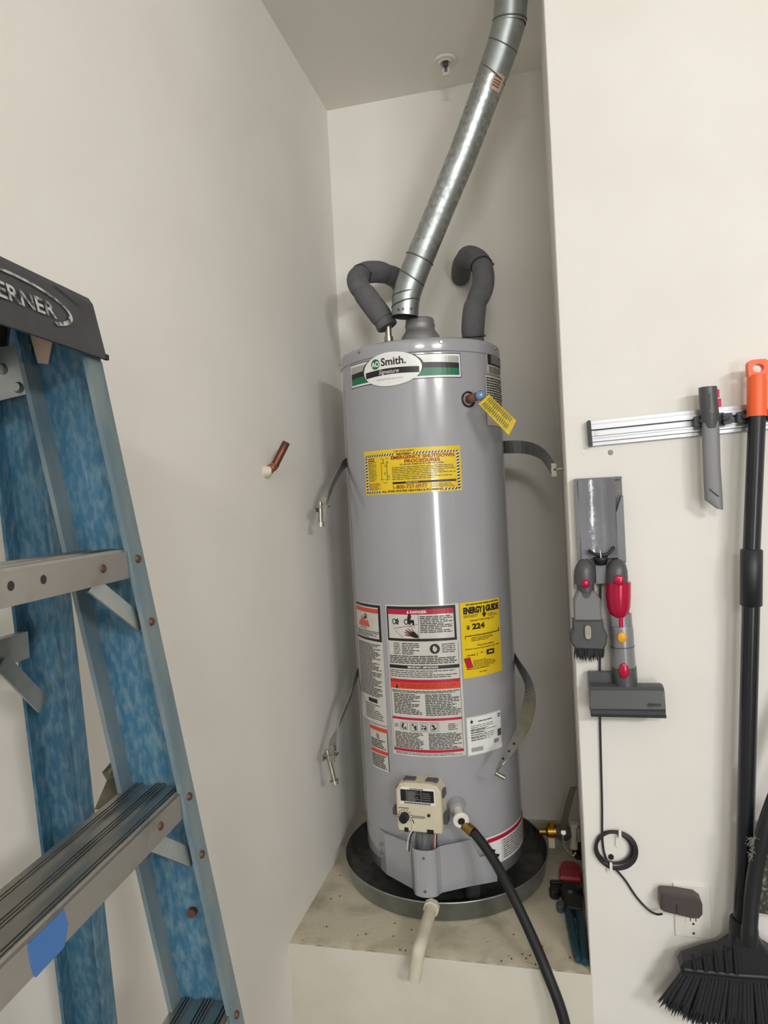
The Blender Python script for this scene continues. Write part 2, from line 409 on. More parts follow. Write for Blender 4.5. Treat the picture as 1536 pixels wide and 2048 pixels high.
L.text('RESIDENTIAL GAS W.H.', oc-.12, oc+.10, .085, .14, 'inkl', 0, lv=7)
L.build('silver, black and green brand label with a white oval')

# yellow shutdown notice
L = Label('shutdown_notice', -35.6, 33.9, 1.207, 1.336, 'yellow')
def hazard(a0, b0, a1, b1, vert=False):
    L.rect(a0, b0, a1, b1, 'paperw', 1)
    n = int((s_len := ((b1-b0)*L.H if vert else (a1-a0)*L.W))/.0085)
    for i in range(n):
        t0 = i/n; t1 = (i+.52)/n
        if vert:
            sl = .35/n; f = lambda t: b0+(b1-b0)*min(max(t, 0), 1)
            L.poly([(a0, f(t0)), (a1, f(t0+sl)), (a1, f(t1+sl)), (a0, f(t1))], 'ink', 2)
        else:
            sl = .5/n; f = lambda t: a0+(a1-a0)*min(max(t, 0), 1)
            L.poly([(f(t0), b0), (f(t1), b0), (f(t1+sl), b1), (f(t0+sl), b1)], 'ink', 2)
hazard(.02, .86, .365, .905); hazard(.54, .86, .975, .905); hazard(.02, .03, .045, .86, True); hazard(.955, .03, .98, .86, True)
hazard(.045, .03, .20, .075); hazard(.82, .03, .955, .075)
L.text('FOR YOUR SAFETY', .36, .56, .925, .965, 'maroon', .02)
L.text('REVISED', .385, .525, .855, .905, 'ink', .03)
L.text('EMERGENCY SHUTDOWN', .325, .935, .765, .845, 'maroon', .03)
L.text('PROCEDURES', .46, .795, .675, .75, 'maroon', .03)
L.text('TO AVOID DAMAGE IN CASE OF A LEAK', .41, .83, .625, .66, 'ink', .02)
L.lines(.33, .30, .94, .605, 8, 'ink', .34, 4, .55)
L.rect(.33, .215, .945, .262, 'ink', 1)
L.text('of your home', .46, .58, .225, .255, 'paperw', .02)
L.text('1-800-727-0977', .335, .665, .105, .195, 'maroon', .015)
L.lines(.70, .10, .93, .20, 3, 'ink', .34, 6, .3)
L.text('ALL STAR WATER HEATERS & PLUMBING', .21, .81, .035, .082, 'ink', .03)
L.text('LOCATION', .055, .135, .80, .835, 'ink', .03); L.text('DIAGRAM', .055, .135, .755, .79, 'ink', .03)
L.lines(.055, .30, .165, .745, 16, 'ink', .34, 8, .5)
L.lines(.055, .10, .20, .27, 6, 'maroon', .4, 9, .5)
# heater diagram
for a0, b0, a1, b1 in ((.215, .30, .219, .70), (.275, .30, .279, .74), (.215, .70, .25, .71), (.20, .33, .31, .336), (.225, .26, .275, .268), (.24, .71, .244, .80), (.21, .795, .244, .802), (.26, .80, .30, .806)):
    L.rect(a0, b0, a1, b1, 'ink', 2)
for a, b in ((.285, .72), (.262, .64), (.252, .47), (.292, .40)):
    L.disc(a, b, .0030, 'ink', 2); L.disc(a, b, .0016, 'paperw', 3)
L.build('yellow emergency shutdown notice with hazard stripes')

# large danger and instruction label
L = Label('instruction_label', -23.4, 27.0, .443, .884, 'paper')
zt = lambda z: (z-L.z0)/L.H
L.rect(.015, zt(.779), .955, zt(.880), 'ink', 1); L.rect(.04, zt(.787), .925, zt(.872), 'paper', 2)
L.rect(.04, zt(.857), .925, zt(.872), 'red', 3); L.text('DANGER', .36, .58, zt(.8605), zt(.8685), 'paperw', .03, lv=4)
L.poly([(.315, zt(.8605)), (.345, zt(.8605)), (.33, zt(.869))], 'paperw', 4)
L.rect(.462, zt(.787), .467, zt(.856), 'ink', 3)
L.lines(.485, zt(.803), .91, zt(.853), 10, 'ink', .52, 11, .35, 3)
# taps, water and hand pictogram
for a in (.13, .30):
    L.disc(a, zt(.836), .0085, 'ink', 3, .8); L.disc(a, zt(.836), .0055, 'paper', 4, .7)
    for t in range(5):
        L.disc(a+.045+.012*math.cos(t*1.26), zt(.836)+.014*math.sin(t*1.26), .0028, 'ink', 4)
L.rect(.30, zt(.832), .40, zt(.842), 'ink', 4); L.rect(.385, zt(.826), .41, zt(.840), 'ink', 4); L.rect(.32, zt(.842), .345, zt(.852), 'ink', 4)
for t in range(5): L.disc(.35+.012*math.cos(t*1.26), zt(.852)+.012*math.sin(t*1.26), .0030, 'ink', 4)
L.strip([(.11+.35*i/4, zt(.816)+.03*i/4) for i in range(5)], [(.11+.35*i/4, zt(.8148)+.03*i/4) for i in range(5)], 'ink', 3)
L.strip([(.14, zt(.811)), (.16, zt(.806)), (.25, zt(.790))], [(.134, zt(.811)), (.154, zt(.806)), (.242, zt(.790))], 'ink', 3)
L.poly([(.36, zt(.806)), (.40, zt(.809)), (.455, zt(.797)), (.457, zt(.789)), (.40, zt(.790)), (.345, zt(.795))], 'ink', 4)
for k, (a, b, c, d) in enumerate(((.35, .800, .27, .806), (.355, .803, .285, .812), (.37, .806, .315, .817), (.39, .808, .37, .818), (.345, .796, .275, .798))):
    L.strip([(a, zt(b)+.006), (c, zt(d)+.003)], [(a, zt(b)-.006), (c, zt(d)-.003)], 'ink' if k % 2 else 'maroon', 4)
for k in range(4): L.rect(.34+.022*k, zt(.820), .352+.022*k, zt(.8225), 'salmon', 4)
L.rect(.02, zt(.455), .024, zt(.776), 'ink', 2); L.rect(.966, zt(.455), .970, zt(.776), 'ink', 2)
L.lines(.10, zt(.740), .20, zt(.775), 7, 'ink', .38, 12, .2); L.lines(.22, zt(.740), .46, zt(.775), 7, 'ink', .45, 13, .5)
L.disc(.66, zt(.757), .0145, 'ink', 2); L.disc(.653, zt(.761), .0042, 'paper', 3); L.poly([(.63, zt(.754)), (.66, zt(.747)), (.69, zt(.755)), (.68, zt(.762)), (.66, zt(.755)), (.635, zt(.760))], 'paper', 3)
L.lines(.75, zt(.744), .93, zt(.772), 5, 'ink', .4, 14, .4)
L.lines(.035, zt(.713), .95, zt(.738), 5, 'ink', .52, 15, .3)
L.rect(.02, zt(.699), .968, zt(.709), 'ink', 2); L.text('IMPORTANT / IMPORTANTE', .29, .69, zt(.7012), zt(.7070), 'paperw', .03, lv=3)
L.lines(.035, zt(.673), .95, zt(.696), 4, 'ink', .36, 16, .4)
L.rect(.02, zt(.659), .968, zt(.668), 'red', 2); L.rect(.02, zt(.640), .968, zt(.659), 'redor', 2)
L.poly([(.10, zt(.641)), (.14, zt(.641)), (.12, zt(.655))], 'ink', 3); L.lines(.17, zt(.643), .93, zt(.656), 3, 'maroon', .35, 17, .15, 3)
L.lines(.04, zt(.628), .96, zt(.636), 2, 'ink', .52, 18, .1)
L.lines(.06, zt(.565), .45, zt(.626), 13, 'ink', .52, 19, .4); L.lines(.50, zt(.563), .955, zt(.626), 13, 'ink', .52, 20, .3)
L.rect(.02, zt(.549), .968, zt(.556), 'red', 2)
for k, (a, w) in enumerate(((.14, .10), (.29, .09), (.42, .09), (.55, .09))):
    L.frame(a, zt(.519), a+w, zt(.541), .0008, 'ink', 2)
    rnd = random.Random(k+40)
    for q in range(12): L.disc(a+w*rnd.uniform(.2, .8), zt(.530)+.016*rnd.uniform(-1, 1), rnd.uniform(.0012, .003), 'ink' if q % 3 else 'inkl', 3)
L.frame(.27, zt(.516), .66, zt(.544), .0007, 'inkg', 2); L.lines(.05, zt(.525), .12, zt(.536), 2, 'ink', .4, 23, .2); L.lines(.78, zt(.520), .90, zt(.540), 4, 'inkg', .5, 24, .5)
L.lines(.05, zt(.465), .45, zt(.513), 11, 'ink', .52, 25, .3); L.lines(.52, zt(.465), .95, zt(.513), 11, 'ink', .52, 26, .3)
L.rect(.02, zt(.456), .968, zt(.464), 'red', 2)
L.lines(.05, zt(.4465), .95, zt(.4545), 2, 'inkg', .42, 27, .3); 
L.build('white instruction label with red danger bands')

# left warning label
L = Label('warning_label', -61, -27.6, .520, .883, 'paper')
zt = lambda z: (z-L.z0)/L.H
L.rect(0, zt(.770), .985, zt(.880), 'ink', 1); L.rect(0, zt(.778), .92, zt(.872), 'paper', 2); L.rect(0, zt(.855), .92, zt(.868), 'redor', 3)
fl_ = [(.16, .813), (.22, .828), (.26, .824), (.32, .845), (.37, .832), (.43, .841), (.50, .826), (.58, .834), (.64, .813)]
L.strip([(a, zt(b)) for a, b in fl_], [(a, zt(.811)) for a, b in fl_], 'salmon', 3); L.disc(.50, zt(.842), .008, 'ink', 4); L.disc(.50, zt(.844), .003, 'paper', 5)
L.lines(.25, zt(.803), .55, zt(.810), 2, 'ink', .4, 30, .4, 3); L.rect(0, zt(.797), .92, zt(.799), 'ink', 3)
L.lines(.05, zt(.780), .9, zt(.795), 4, 'ink', .52, 31, .4, 3)
L.lines(.05, zt(.600), .93, zt(.762), 34, 'ink', .50, 32, .35)
L.rect(.45, zt(.582), .76, zt(.594), 'ink', 2); L.lines(.3, zt(.530), .93, zt(.578), 8, 'ink', .36, 33, .5)
L.build('white warning label with orange band and flame symbol')
L = Label('strip_label', -46.6, -27.6, .381, .515, 'paper')
zt = lambda z: (z-L.z0)/L.H
L.rect(0, zt(.498), 1, zt(.510), 'redor', 1); L.rect(0, zt(.430), 1, zt(.441), 'redor', 1); L.rect(.97, zt(.383), 1, zt(.498), 'ink', 1)
L.strip([(.42, zt(.492)), (.47, zt(.478)), (.5, zt(.492)), (.56, zt(.478))], [(.40, zt(.487)), (.47, zt(.472)), (.5, zt(.486)), (.56, zt(.472))], 'ink', 2)
L.lines(.06, zt(.445), .93, zt(.473), 5, 'ink', .52, 35, .3); L.lines(.06, zt(.386), .93, zt(.427), 8, 'ink', .52, 36, .3)
L.build('narrow white label with two orange bands')

# energy label
L = Label('energy_label', 28.0, 61.4, .664, .883, 'yellow')
zt = lambda z: (z-L.z0)/L.H
L.lines(.12, zt(.873), .97, zt(.879), 1, 'ink', .5, 50, .1)
L.text('ENERGY', .06, .50, zt(.849), zt(.869), 'ink', .06); L.text('GUIDE', .58, .97, zt(.849), zt(.869), 'ink', .06)
L.rect(.515, zt(.842), .555, zt(.868), 'ink', 2); L.poly([(.47, zt(.846)), (.53, zt(.834)), (.60, zt(.846))], 'ink', 2)
L.lines(.06, zt(.838), .42, zt(.847), 3, 'ink', .4, 51, .4); L.lines(.63, zt(.834), .93, zt(.845), 3, 'ink', .35, 52, .5)
L.text('Estimated Yearly Energy Cost', .20, .80, zt(.825), zt(.832), 'ink', .01)
L.text('$', .11, .185, zt(.803), zt(.816), 'ink', .02); L.text('224', .235, .535, zt(.803), zt(.820), 'ink', .045)
L.rect(.07, zt(.784), .95, zt(.7865), 'ink', 2); L.rect(.93, zt(.7865), .955, zt(.795), 'ink', 2); L.rect(.07, zt(.776), .08, zt(.784), 'ink', 2)
L.lines(.20, zt(.768), .80, zt(.781), 3, 'ink', .4, 53, .3); L.text('First Hour Rating', .34, .76, zt(.752), zt(.758), 'ink', .02)
L.text('(How much hot water you get)', .06, .92, zt(.744), zt(.750), 'ink', .02)
L.rect(.55, zt(.723), .76, zt(.738), 'ink', 2); L.rect(.60, zt(.728), .71, zt(.733), 'yellow', 3)
L.lines(.10, zt(.727), .30, zt(.731), 1, 'ink', .6, 54, .1); L.rect(.32, zt(.725), .33, zt(.734), 'ink', 2); L.lines(.40, zt(.731), .46, zt(.735), 1, 'ink', .5, 55, .1)
L.poly([(.02, zt(.722)), (.14, zt(.723)), (.20, zt(.693)), (.08, zt(.692))], 'maroon', 3)
L.poly([(.035, zt(.722)), (.15, zt(.7245)), (.21, zt(.694)), (.09, zt(.6925))], 'red', 4)
L.lines(.22, zt(.692), .92, zt(.714), 6, 'ink', .35, 56, .6); L.lines(.08, zt(.687), .6, zt(.691), 1, 'ink', .5, 57, .2)
L.lines(.35, zt(.676), .53, zt(.679), 1, 'ink', .6, 58, .1)
L.build('yellow energy cost label')

# rating plate
L = Label('rating_label', 28.1, 57.1, .438, .551, 'paperw')
zt = lambda z: (z-L.z0)/L.H
L.frame(.01, .01, .99, .99, .0008, 'inkg', 1)
L.poly([(.13+.05*math.cos(math.pi/2+k*math.pi/5)*(1 if k % 2 == 0 else .4), .87+.07*math.sin(math.pi/2+k*math.pi/5)*(1 if k % 2 == 0 else .4)) for k in range(10)], 'ink', 2)
L.lines(.30, .84, .70, .87, 1, 'ink', .8, 60, .1); L.disc(.92, .88, .006, 'ink', 2); L.disc(.92, .88, .003, 'paperw', 3)
L.lines(.10, .36, .86, .78, 9, 'inkg', .3, 61, .8); L.lines(.10, .36, .5, .74, 6, 'ink', .25, 62, .8); L.rect(.85, .34, .97, .52, 'inkg', 2)
for k in range(16): L.rect(.10+.019*k, .09, .10+.019*k+(.006 if k % 3 else .011), .20, 'ink', 2)
for k in range(9): L.rect(.72+.017*k, .19, .72+.017*k+(.005 if k % 2 else .010), .29, 'ink', 2)
L.build('small white rating label with bar codes')
# labels round the right side, top
L = Label('side_label', 60.5, 92, 1.548, 1.614, 'paper'); L.frame(.02, .02, .98, .98, .001, 'ink', 1); L.rect(.06, .42, .94, .94, 'ink', 2); L.lines(.2, .50, .8, .88, 5, 'paperw', .3, 70, .3, 3); L.lines(.1, .06, .9, .36, 4, 'ink', .5, 71, .3); L.build()
L = Label('side_label', 58.3, 92, 1.393, 1.545, 'paper'); L.frame(.0, .0, 1, 1, .001, 'ink', 1); L.lines(.04, .34, .96, .96, 13, 'ink', .5, 72, .2); L.build()
L = Label('base_label', 37.8, 93, .102, .190, 'paperw', shear=0.); L.frame(.0, .0, 1, 1, .0012, 'inkl', 1)
zt = lambda z: (z-L.z0)/L.H
L.rect(.02, .80, .98, .93, 'red', 2); L.lines(.27, .08, .97, .74, 9, 'inkg', .45, 74, .15); L.rect(.245, .05, .25, .76, 'inkg', 2)
L.strip([(.05, .62), (.14, .50), (.10, .42), (.20, .30)], [(.05, .52), (.12, .42), (.08, .34), (.18, .22)], 'ink', 2)
L.build('white base label with a red band')

# relief valve with a yellow tag, upper right of jacket
p0 = onT(41.9, 1.468, TR); ax = Vector((.55, -.83, .0)).normalized()
rv = MB(); rv.lathe((0, 0, 0), [(.023, 0), (.0235, .004), (.019, .005), (.017, -.01), (0, -.012)], 24)
q = Vector((0, 0, 1)).rotation_difference(onT(41.9, 0, 1)-TC).to_matrix().to_4x4()
rv.v = [p0+(q @ v) for v in rv.v]; tpv = rv.build('relief_port', 'black', wh)
tip = at(961, 791, 1.965)
MB().cyl(p0+(p0-tip)*.1, p0.lerp(tip, .8), .0125, n=14).build('valve_stem', 'copperb', tpv)
vh = MB(); vh.sph(tip, .015, 16, (1, .9, 1)); M['capblue'] = mat('valve_cap_blue', '6f8fb8', .35, .3, col2='9fb0c6', scale=200)
vh.build('valve_cap', 'capblue', tpv)['label'] = 'small blue-grey capped valve head'
tg = MB(); A, B_, C_, D_ = at(978, 789, 1.945), at(957, 808, 1.945), at(1018, 871, 1.925), at(1033, 841, 1.925)
nn = (B_-A).cross(D_-A).normalized()*.0012
def plate(mb, pts, nn): k = len(pts); mb._add([p-nn for p in pts]+[p+nn for p in pts], [tuple(range(k)), tuple(range(2*k-1, k-1, -1))]+[(i, (i+1) % k, k+(i+1) % k, k+i) for i in range(k)])
plate(tg, [A, B_, B_.lerp(C_, .5)+Vector((0, -.006, 0)), C_, D_, D_.lerp(A, .5)+Vector((0, -.006, 0))], nn)
tgo = tg.build('valve_tag', 'tagy', tpv); tgo['label'] = 'yellow printed tag hanging from the valve'
tp = MB(); rnd = random.Random(5); fn = nn.normalized()*(-1 if nn.dot(CAM-A) < 0 else 1)*.0022
for k in range(15):
    for half in (0, 1):
        t0 = .08+.055*k; s0 = .08+.45*half; s1 = s0+.38*rnd.uniform(.7, 1)
        pos = lambda s_, t_: A.lerp(B_, s_).lerp(D_.lerp(C_, s_), t_)+fn+Vector((0, -.0125*t_*(1-t_)*2, 0))
        tp._add([pos(s0, t0), pos(s1, t0), pos(s1, t0+.02), pos(s0, t0+.02)], [(0, 1, 2, 3)])
tp.build('print', 'inkg', tgo, fix=False)['kind'] = 'stuff'

# gas control unit on the lower front
ctl = MB(Matrix.Translation((-.405, 1.905, .318)) @ Matrix.Rotation(math.radians(-4), 4, 'Z'))
XC = ctl.xf
def cmb(): return MB(XC)
w, h = .066, .070
out = [(-w+.004, -h), (w-.004, -h), (w, -h+.012), (w, h-.022), (w-.012, h-.004), (w-.03, h), (-w+.03, h), (-w+.012, h-.004), (-w, h-.022), (-w, -h+.012)]
cu = cmb().prism(out, -.012, .05, .006).build('control_unit', 'beige', wh); cu['label'] = 'beige gas control box with black dial'
cmb().box((-.05, -.0, -.055), (.05, .055, .055)).build('bracket', 'dark', cu)
cmb().prism([(-.052, .012), (.050, .012), (.050, .058), (-.046, .060), (-.052, .052)], -.0135, -.011).build('display_panel', 'paperw', cu)
dp = cmb(); dp.box((-.050, -.0145, .020), (.047, -.013, .053)); dp.build('display_panel', 'ink', cu)
pr = cmb(); rnd = random.Random(8)
for k in range(9): pr.box((-.030, -.0152, .023+.0031*k), (-.030+rnd.uniform(.02, .036), -.0142, .0242+.0031*k))
for k in range(4): pr.box((.014, -.0152, .026+.006*k), (.014+rnd.uniform(.018, .03), -.0142, .0272+.006*k))
pr.box((.0095, -.0152, .020), (.0108, -.0142, .053)); pr.box((-.0335, -.0152, .020), (-.0325, -.0142, .053)); pr.build('print', 'inkl', cu)['kind'] = 'stuff'
pr = cmb()
for k in range(15): pr.box((-.040+.0052*k, -.0152, .0135), (-.0365+.0052*k, -.0138, .0180))
for k in range(10): pr.box((-.022+.004*k, -.0152, .0545), (-.0195+.004*k, -.0138, .0575))
for k in range(11):
    a = math.radians(-30+24*k); pr.box((-.041+.0195*math.cos(a)-.0015, -.0132, -.026+.0195*math.sin(a)-.0015), (-.041+.0195*math.cos(a)+.0015, -.0118, -.026+.0195*math.sin(a)+.0015))
for k in range(2): pr.box((-.02, -.0132, -.023-.004*k), (.018, -.0118, -.0215-.004*k))
pr.box((-.058, -.0132, -.002), (-.028, -.0118, .0)); pr.build('print', 'inkg', cu)['kind'] = 'stuff'
kb = cmb(); kb.cyl((-.041, -.012, -.026), (-.041, -.030, -.026), .0140, .0125, 24); kb.box((-.0425, -.032, -.038), (-.0395, -.028, -.014)); kb.build('dial_knob', 'black', cu)
MBq = cmb(); MBq.cyl((.030, -.012, -.016), (.030, -.0165, -.016), .0042, n=16); MBq.build('status_light', 'ink', cu)
for x0, x1 in ((-.044, -.032), (.022, .041)): cmb().box((x0, -.0135, -.069), (x1, -.008, -.057)).build('wire_socket', 'ink', cu)
for (x0, z0, x1, z1) in ((-.082, -.032, -.066, -.010), (.066, -.047, .079, -.018), (-.070, .030, -.064, .050), (.064, .028, .073, .050)):
    cmb().box((x0, .005, z0), (x1, .03, z1), .003).build('side_boss', 'dark', cu)
for x in (-.03, .035): cmb().box((x-.018, .01, .066), (x+.018, .03, .0745), .003).build('top_boss', 'dark', cu)
def wire(p, m, r=.0018): MB().sweep(smoothpath(p), r, 6).build('wire', m, cu)
wire([at(823, 1640, 1.892), at(826, 1655, 1.89), at(817, 1675, 1.90), at(814, 1700, 1.915)], 'white')
wire([at(825, 1640, 1.892), at(830, 1658, 1.90), at(822, 1672, 1.90), at(818, 1702, 1.915)], 'cable')
wire([at(872, 1645, 1.892), at(868, 1665, 1.90), at(866, 1700, 1.915)], 'redor'); wire([at(877, 1645, 1.892), at(871, 1668, 1.90), at(870, 1702, 1.915)], 'white'); wire([at(868, 1645, 1.892), at(873, 1668, 1.90), at(872, 1702, 1.915)], 'cable')
wire([at(850, 1645, 1.93), at(848, 1670, 1.93), at(844, 1705, 1.93)], 'mid', .004); wire([at(858, 1645, 1.93), at(856, 1670, 1.93), at(854, 1705, 1.93)], 'mid', .004)
# burner cover: bent sheet with a rounded middle column
plan = [(-.556, 2.012), (-.533, 1.985), (-.442, 1.922), (-.434, 1.908)]
plan += [(-.397-.036*math.cos(a), 1.905-.022*math.sin(a)) for a in [math.pi*k/10 for k in range(11)]]
plan += [(-.354, 1.915), (-.272, 1.962), (-.250, 1.972), (-.205, 1.995)]
bc = MB(); k = len(plan); vs = []
for x, y in plan:
    t = .200 if x < -.25 or True else .2
    zt_ = .203 if -.53 < x < -.26 else (.195 if x < -.5 else .150)
    vs += [(x, y, .070), (x, y, zt_), (x+.0, y+.003, zt_), (x, y+.003, .070)]
fs = []
for i in range(k-1):
    for c in range(4): fs.append((4*i+c, 4*(i+1)+c, 4*(i+1)+(c+1) % 4, 4*i+(c+1) % 4))
fs += [(0, 1, 2, 3), tuple(4*(k-1)+c for c in (3, 2, 1, 0))]
bc._add(vs, fs); bco = bc.build('burner_cover', 'grey', wh)
for z in (.182, .088): MB().cyl((-.397, 1.8835, z), (-.397, 1.879, z), .0045, .003, 10).build('screw', 'steel', bco)
for p in ((-.545, 1.997, .12), (-.545, 1.997, .155)): MB().cyl(p, (p[0]-.006, p[1]-.006, p[2]), .005, n=10).build('screw', 'greydk', bco)
MB().box((-.41, 1.95, .10), (-.37, 1.965, .235)).build('burner_tube', 'mid', bco)
MB().lathe((-.40, 1.96, 0), [(.030, .15), (.034, .18), (.030, .225), (.012, .235)], 20).build('sight_port', 'greydk', bco)
# white drain valve with the brass hose coupling
dv = MB(); vx = at(921, 1637, 1.905); vb = onT(18.8, vx.z+.01, TR-.01)
dv.cyl(vb, vx.lerp(vb, .05), .013, n=16); dvo = dv.build('drain_valve', 'white', wh); dvo['label'] = 'white plastic drain valve'
nrm = (vx-vb).normalized()
rg = MB(); rg.sweep([vx+nrm*.0, vx+nrm*.004, vx+nrm*.012, vx+nrm*.013], [.020, .0225, .0225, .019], 24); rg.build('handle', 'white', dvo)
MB().cyl(vx+nrm*.0125, vx+nrm*.0145, .010, n=20).build('handle_recess', 'ink', dvo)
pb = MB(); pb.cyl(vb, vx.lerp(vb, .55), .03, .022, 20); pb.build('mount_boss', 'grey', dvo)

# ------------------------------------------------------------------ hose
hp = [at(929, 1650, 1.905), at(950, 1668, 1.885), at(985, 1716, 1.85), at(1020, 1780, 1.80), at(1058, 1860, 1.75), at(1092, 1940, 1.705), at(1128, 2040, 1.675), Vector((-.015, 1.66, -.20)), Vector((.0, 1.64, -.385)), Vector((.02, 1.55, -.397)), Vector((.10, 1.30, -.397))]
hs = thing('drain_hose', (hp[-1].x, hp[-1].y, ZF), 'thick black rubber hose running from the heater drain valve over the platform edge', 'hose')
sp = smoothpath(hp, 10)
MB().sweep(sp[9:], .0132, 18).build('hose_body', 'rubber', hs)
dirh = (hp[1]-hp[0]).normalized(); c0 = hp[0]-dirh*.004
cp = MB(); cp.sweep([c0+dirh*t for t in (0, .004, .006, .010, .012, .016, .018, .024, .026, .036)], [.0125, .0145, .0125, .0145, .0125, .0145, .0125, .0150, .0150, .0145], 18)
cp.build('brass_coupling', 'brassd', hs)

# ------------------------------------------------------------------ drain pan
pan = thing('drain_pan', (TC.x, TC.y, 0), 'round galvanised drain pan under the grey water heater', 'pan')
PR = .325
MB().lathe(TC, [(PR-.016, .0015), (PR-.010, .004), (PR-.002, .056), (PR+.0015, .058), (PR+.002, .061), (PR, .0625), (PR-.003, .061), (PR-.0035, .056)], 96).build('pan_wall', 'galvs', pan)
MB().lathe(TC, [(PR-.0035, .0565), (PR-.0115, .006), (PR-.016, .0045), (0, .0045)], 96).build('pan_inside', 'pan', pan)
fx = at(863, 1815, 1.873)
nut = MB(); nut.sweep([fx+Vector((0, .008, 0)), fx+Vector((0, -.010, 0))], .0225, 8); nut.sweep([fx+Vector((0, -.008, 0)), fx+Vector((0, -.022, -.002))], .018, 18); nut.build('drain_fitting', 'pvc', pan)
e0 = at(840, 1893, 1.700); e1 = at(828, 1960, 1.692)
dp_ = MB(); dp_.sweep(smoothpath([fx+Vector((0, .0, 0)), fx.lerp(e0, .4), fx.lerp(e0, .8), e0+Vector((-.001, .006, -.002)), e0+Vector((-.004, -.004, -.012)), e1.lerp(e0, .3), e1], 6), .0165, 18)
dpo = dp_.build('drain_pipe', 'pvc', pan); dpo['label'] = 'white plastic drain pipe bent down over the platform edge'
MB().sweep([e1+Vector((0, 0, .0005)), e1+Vector((0, 0, -.0008))], .0115, 16).build('pipe_bore', 'dark', dpo)

# ------------------------------------------------------------------ vent pipe
vp = [at(810, 634, 2.15), at(812, 592, 2.15), at(828, 545, 2.145), at(925, 311, 2.10), at(985, 150, 2.06), at(1003, 100, 2.04), at(1019, 45, 2.02), at(1022, 0, 2.01)]
vp.append(Vector((vp[-1].x+.004, vp[-1].y, ZC)))
vt = thing('vent_pipe', (vp[-1].x, vp[-1].y, ZC), 'galvanised metal vent pipe slanting down from the ceiling to above the heater', 'vent pipe')
RV = .0435
def seg(name, pts, rad, m='galv'): return MB().sweep(pts, rad, 32, caps=False).build(name, m, vt)
b = vp
seg('end_collar', [b[0], b[0].lerp(b[1], .15), b[0].lerp(b[1], .6), b[0].lerp(b[1], .95)], [RV-.0015, RV-.0015, RV-.001, RV], 'galvs')
seg('pipe_bore', [b[0]+(b[1]-b[0])*.01, b[1]], [RV-.003, RV-.003], 'dark')
seg('elbow_gore', [b[0].lerp(b[1], .9), b[1].lerp(b[2], .3)], [RV, RV], 'galvs')
seg('elbow_gore', [b[1].lerp(b[2], .26), b[1].lerp(b[2], .75)], [RV+.0005, RV], 'galvs')
seg('elbow_gore', [b[1].lerp(b[2], .7), b[2].lerp(b[3], .14)], [RV+.0005, RV], 'galvs')
seg('straight_run', [b[2].lerp(b[3], .10), b[3], b[4]], [RV-.0005, RV-.0005, RV], 'galv')
seg('elbow_gore', [b[4]-(b[5]-b[4])*.02, b[5]], [RV+.001, RV+.001], 'galvs')
seg('elbow_gore', [b[5]-(b[6]-b[5])*.06, b[6]], [RV+.0015, RV+.002], 'galvs')
seg('elbow_gore', [b[6]-(b[7]-b[6])*.10, b[7]], [RV+.0025, RV+.003], 'galvs')
seg('straight_run', [b[7]-(b[8]-b[7])*.05, b[8]], [RV+.002, RV+.002], 'galvs')
seg('inner_sleeve', [b[3].lerp(b[4], .9), b[4], b[4].lerp(b[5], .5), b[5], b[5].lerp(b[6], .5), b[6], b[6].lerp(b[7], .5), b[7], b[8]], [RV-.0002]*9, 'galvs')
seg('inner_sleeve', [b[0].lerp(b[1], .7), b[1], b[1].lerp(b[2], .4), b[2], b[2].lerp(b[3], .2)], [RV-.0002]*5, 'galvs')
def bead(p, t, r=RV+.0008): 
    q = Vector((0, 0, 1)).rotation_difference(t.normalized()).to_matrix()
    ring = [p+q @ Vector((math.cos(a)*r, math.sin(a)*r, 0)) for a in [2*math.pi*k/36 for k in range(36)]]
    MB().sweep(ring, .0021, 8, closed=True).build('seam_bead', 'seam', vt)
bead(b[0].lerp(b[1], .62), (b[1]-b[0])+Vector((.3, 0, -.02))*0.0+Vector((-.02, 0, 0)))
bead(b[1].lerp(b[2], .05), Vector((-.12, 0, 1))); bead(b[1].lerp(b[2], .75), Vector((.62, -.05, .8))); bead(b[2].lerp(b[3], .12), Vector((.5, -.05, .9)))
bead(b[4], b[4]-b[3]+Vector((.06, 0, -.03))); bead(b[5].lerp(b[6], .15), b[6]-b[4]+Vector((.02, 0, 0))); bead(b[6].lerp(b[7], .1), b[7]-b[5]+Vector((-.02, 0, 0)), RV+.003)
for k, px in enumerate((796, 806, 826)):
    p = b[0]+(b[1]-b[0])*.22; d = (at(px, 618, 2.105)-p); d.z = 0; d.normalize()
    MB().cyl(p+d*(RV-.002), p+d*(RV+.003), .0032, n=8).build('screw', 'dark', vt)
# faded sticker on the run
axv = (b[4]-b[3]).normalized(); pc = b[3].lerp(b[4], .90); q0 = (CAM-pc); q0 = (q0-axv*q0.dot(axv)).normalized(); q1 = axv.cross(q0)
stk = MB(); stp = MB()
def sp_(a, t, r): a = math.radians(a); return pc+axv*t+(q0*math.cos(a)+q1*math.sin(a))*r
sg = 1 if (q1.dot(RIGHT) > 0) else -1
for k in range(8):
    a0, a1 = sg*(5+6*k), sg*(5+6*(k+1)); stk._add([sp_(a0, -.022, RV+.0012), sp_(a1, -.022, RV+.0012), sp_(a1, .022, RV+.0012), sp_(a0, .022, RV+.0012)], [(0, 1, 2, 3)])
    for t in (-.013, -.006, .001, .010):
        if k in (1, 2, 3, 4, 5): stp._add([sp_(a0, t, RV+.0018), sp_(a1-sg*1.5, t, RV+.0018), sp_(a1-sg*1.5, t+.004, RV+.0018), sp_(a0, t+.004, RV+.0018)], [(0, 1, 2, 3)])
so = stk.build('sticker', 'tan', vt, fix=False); so['label'] = 'faded pinkish sticker'; stp.build('print', 'rust', so, fix=False)['kind'] = 'stuff'

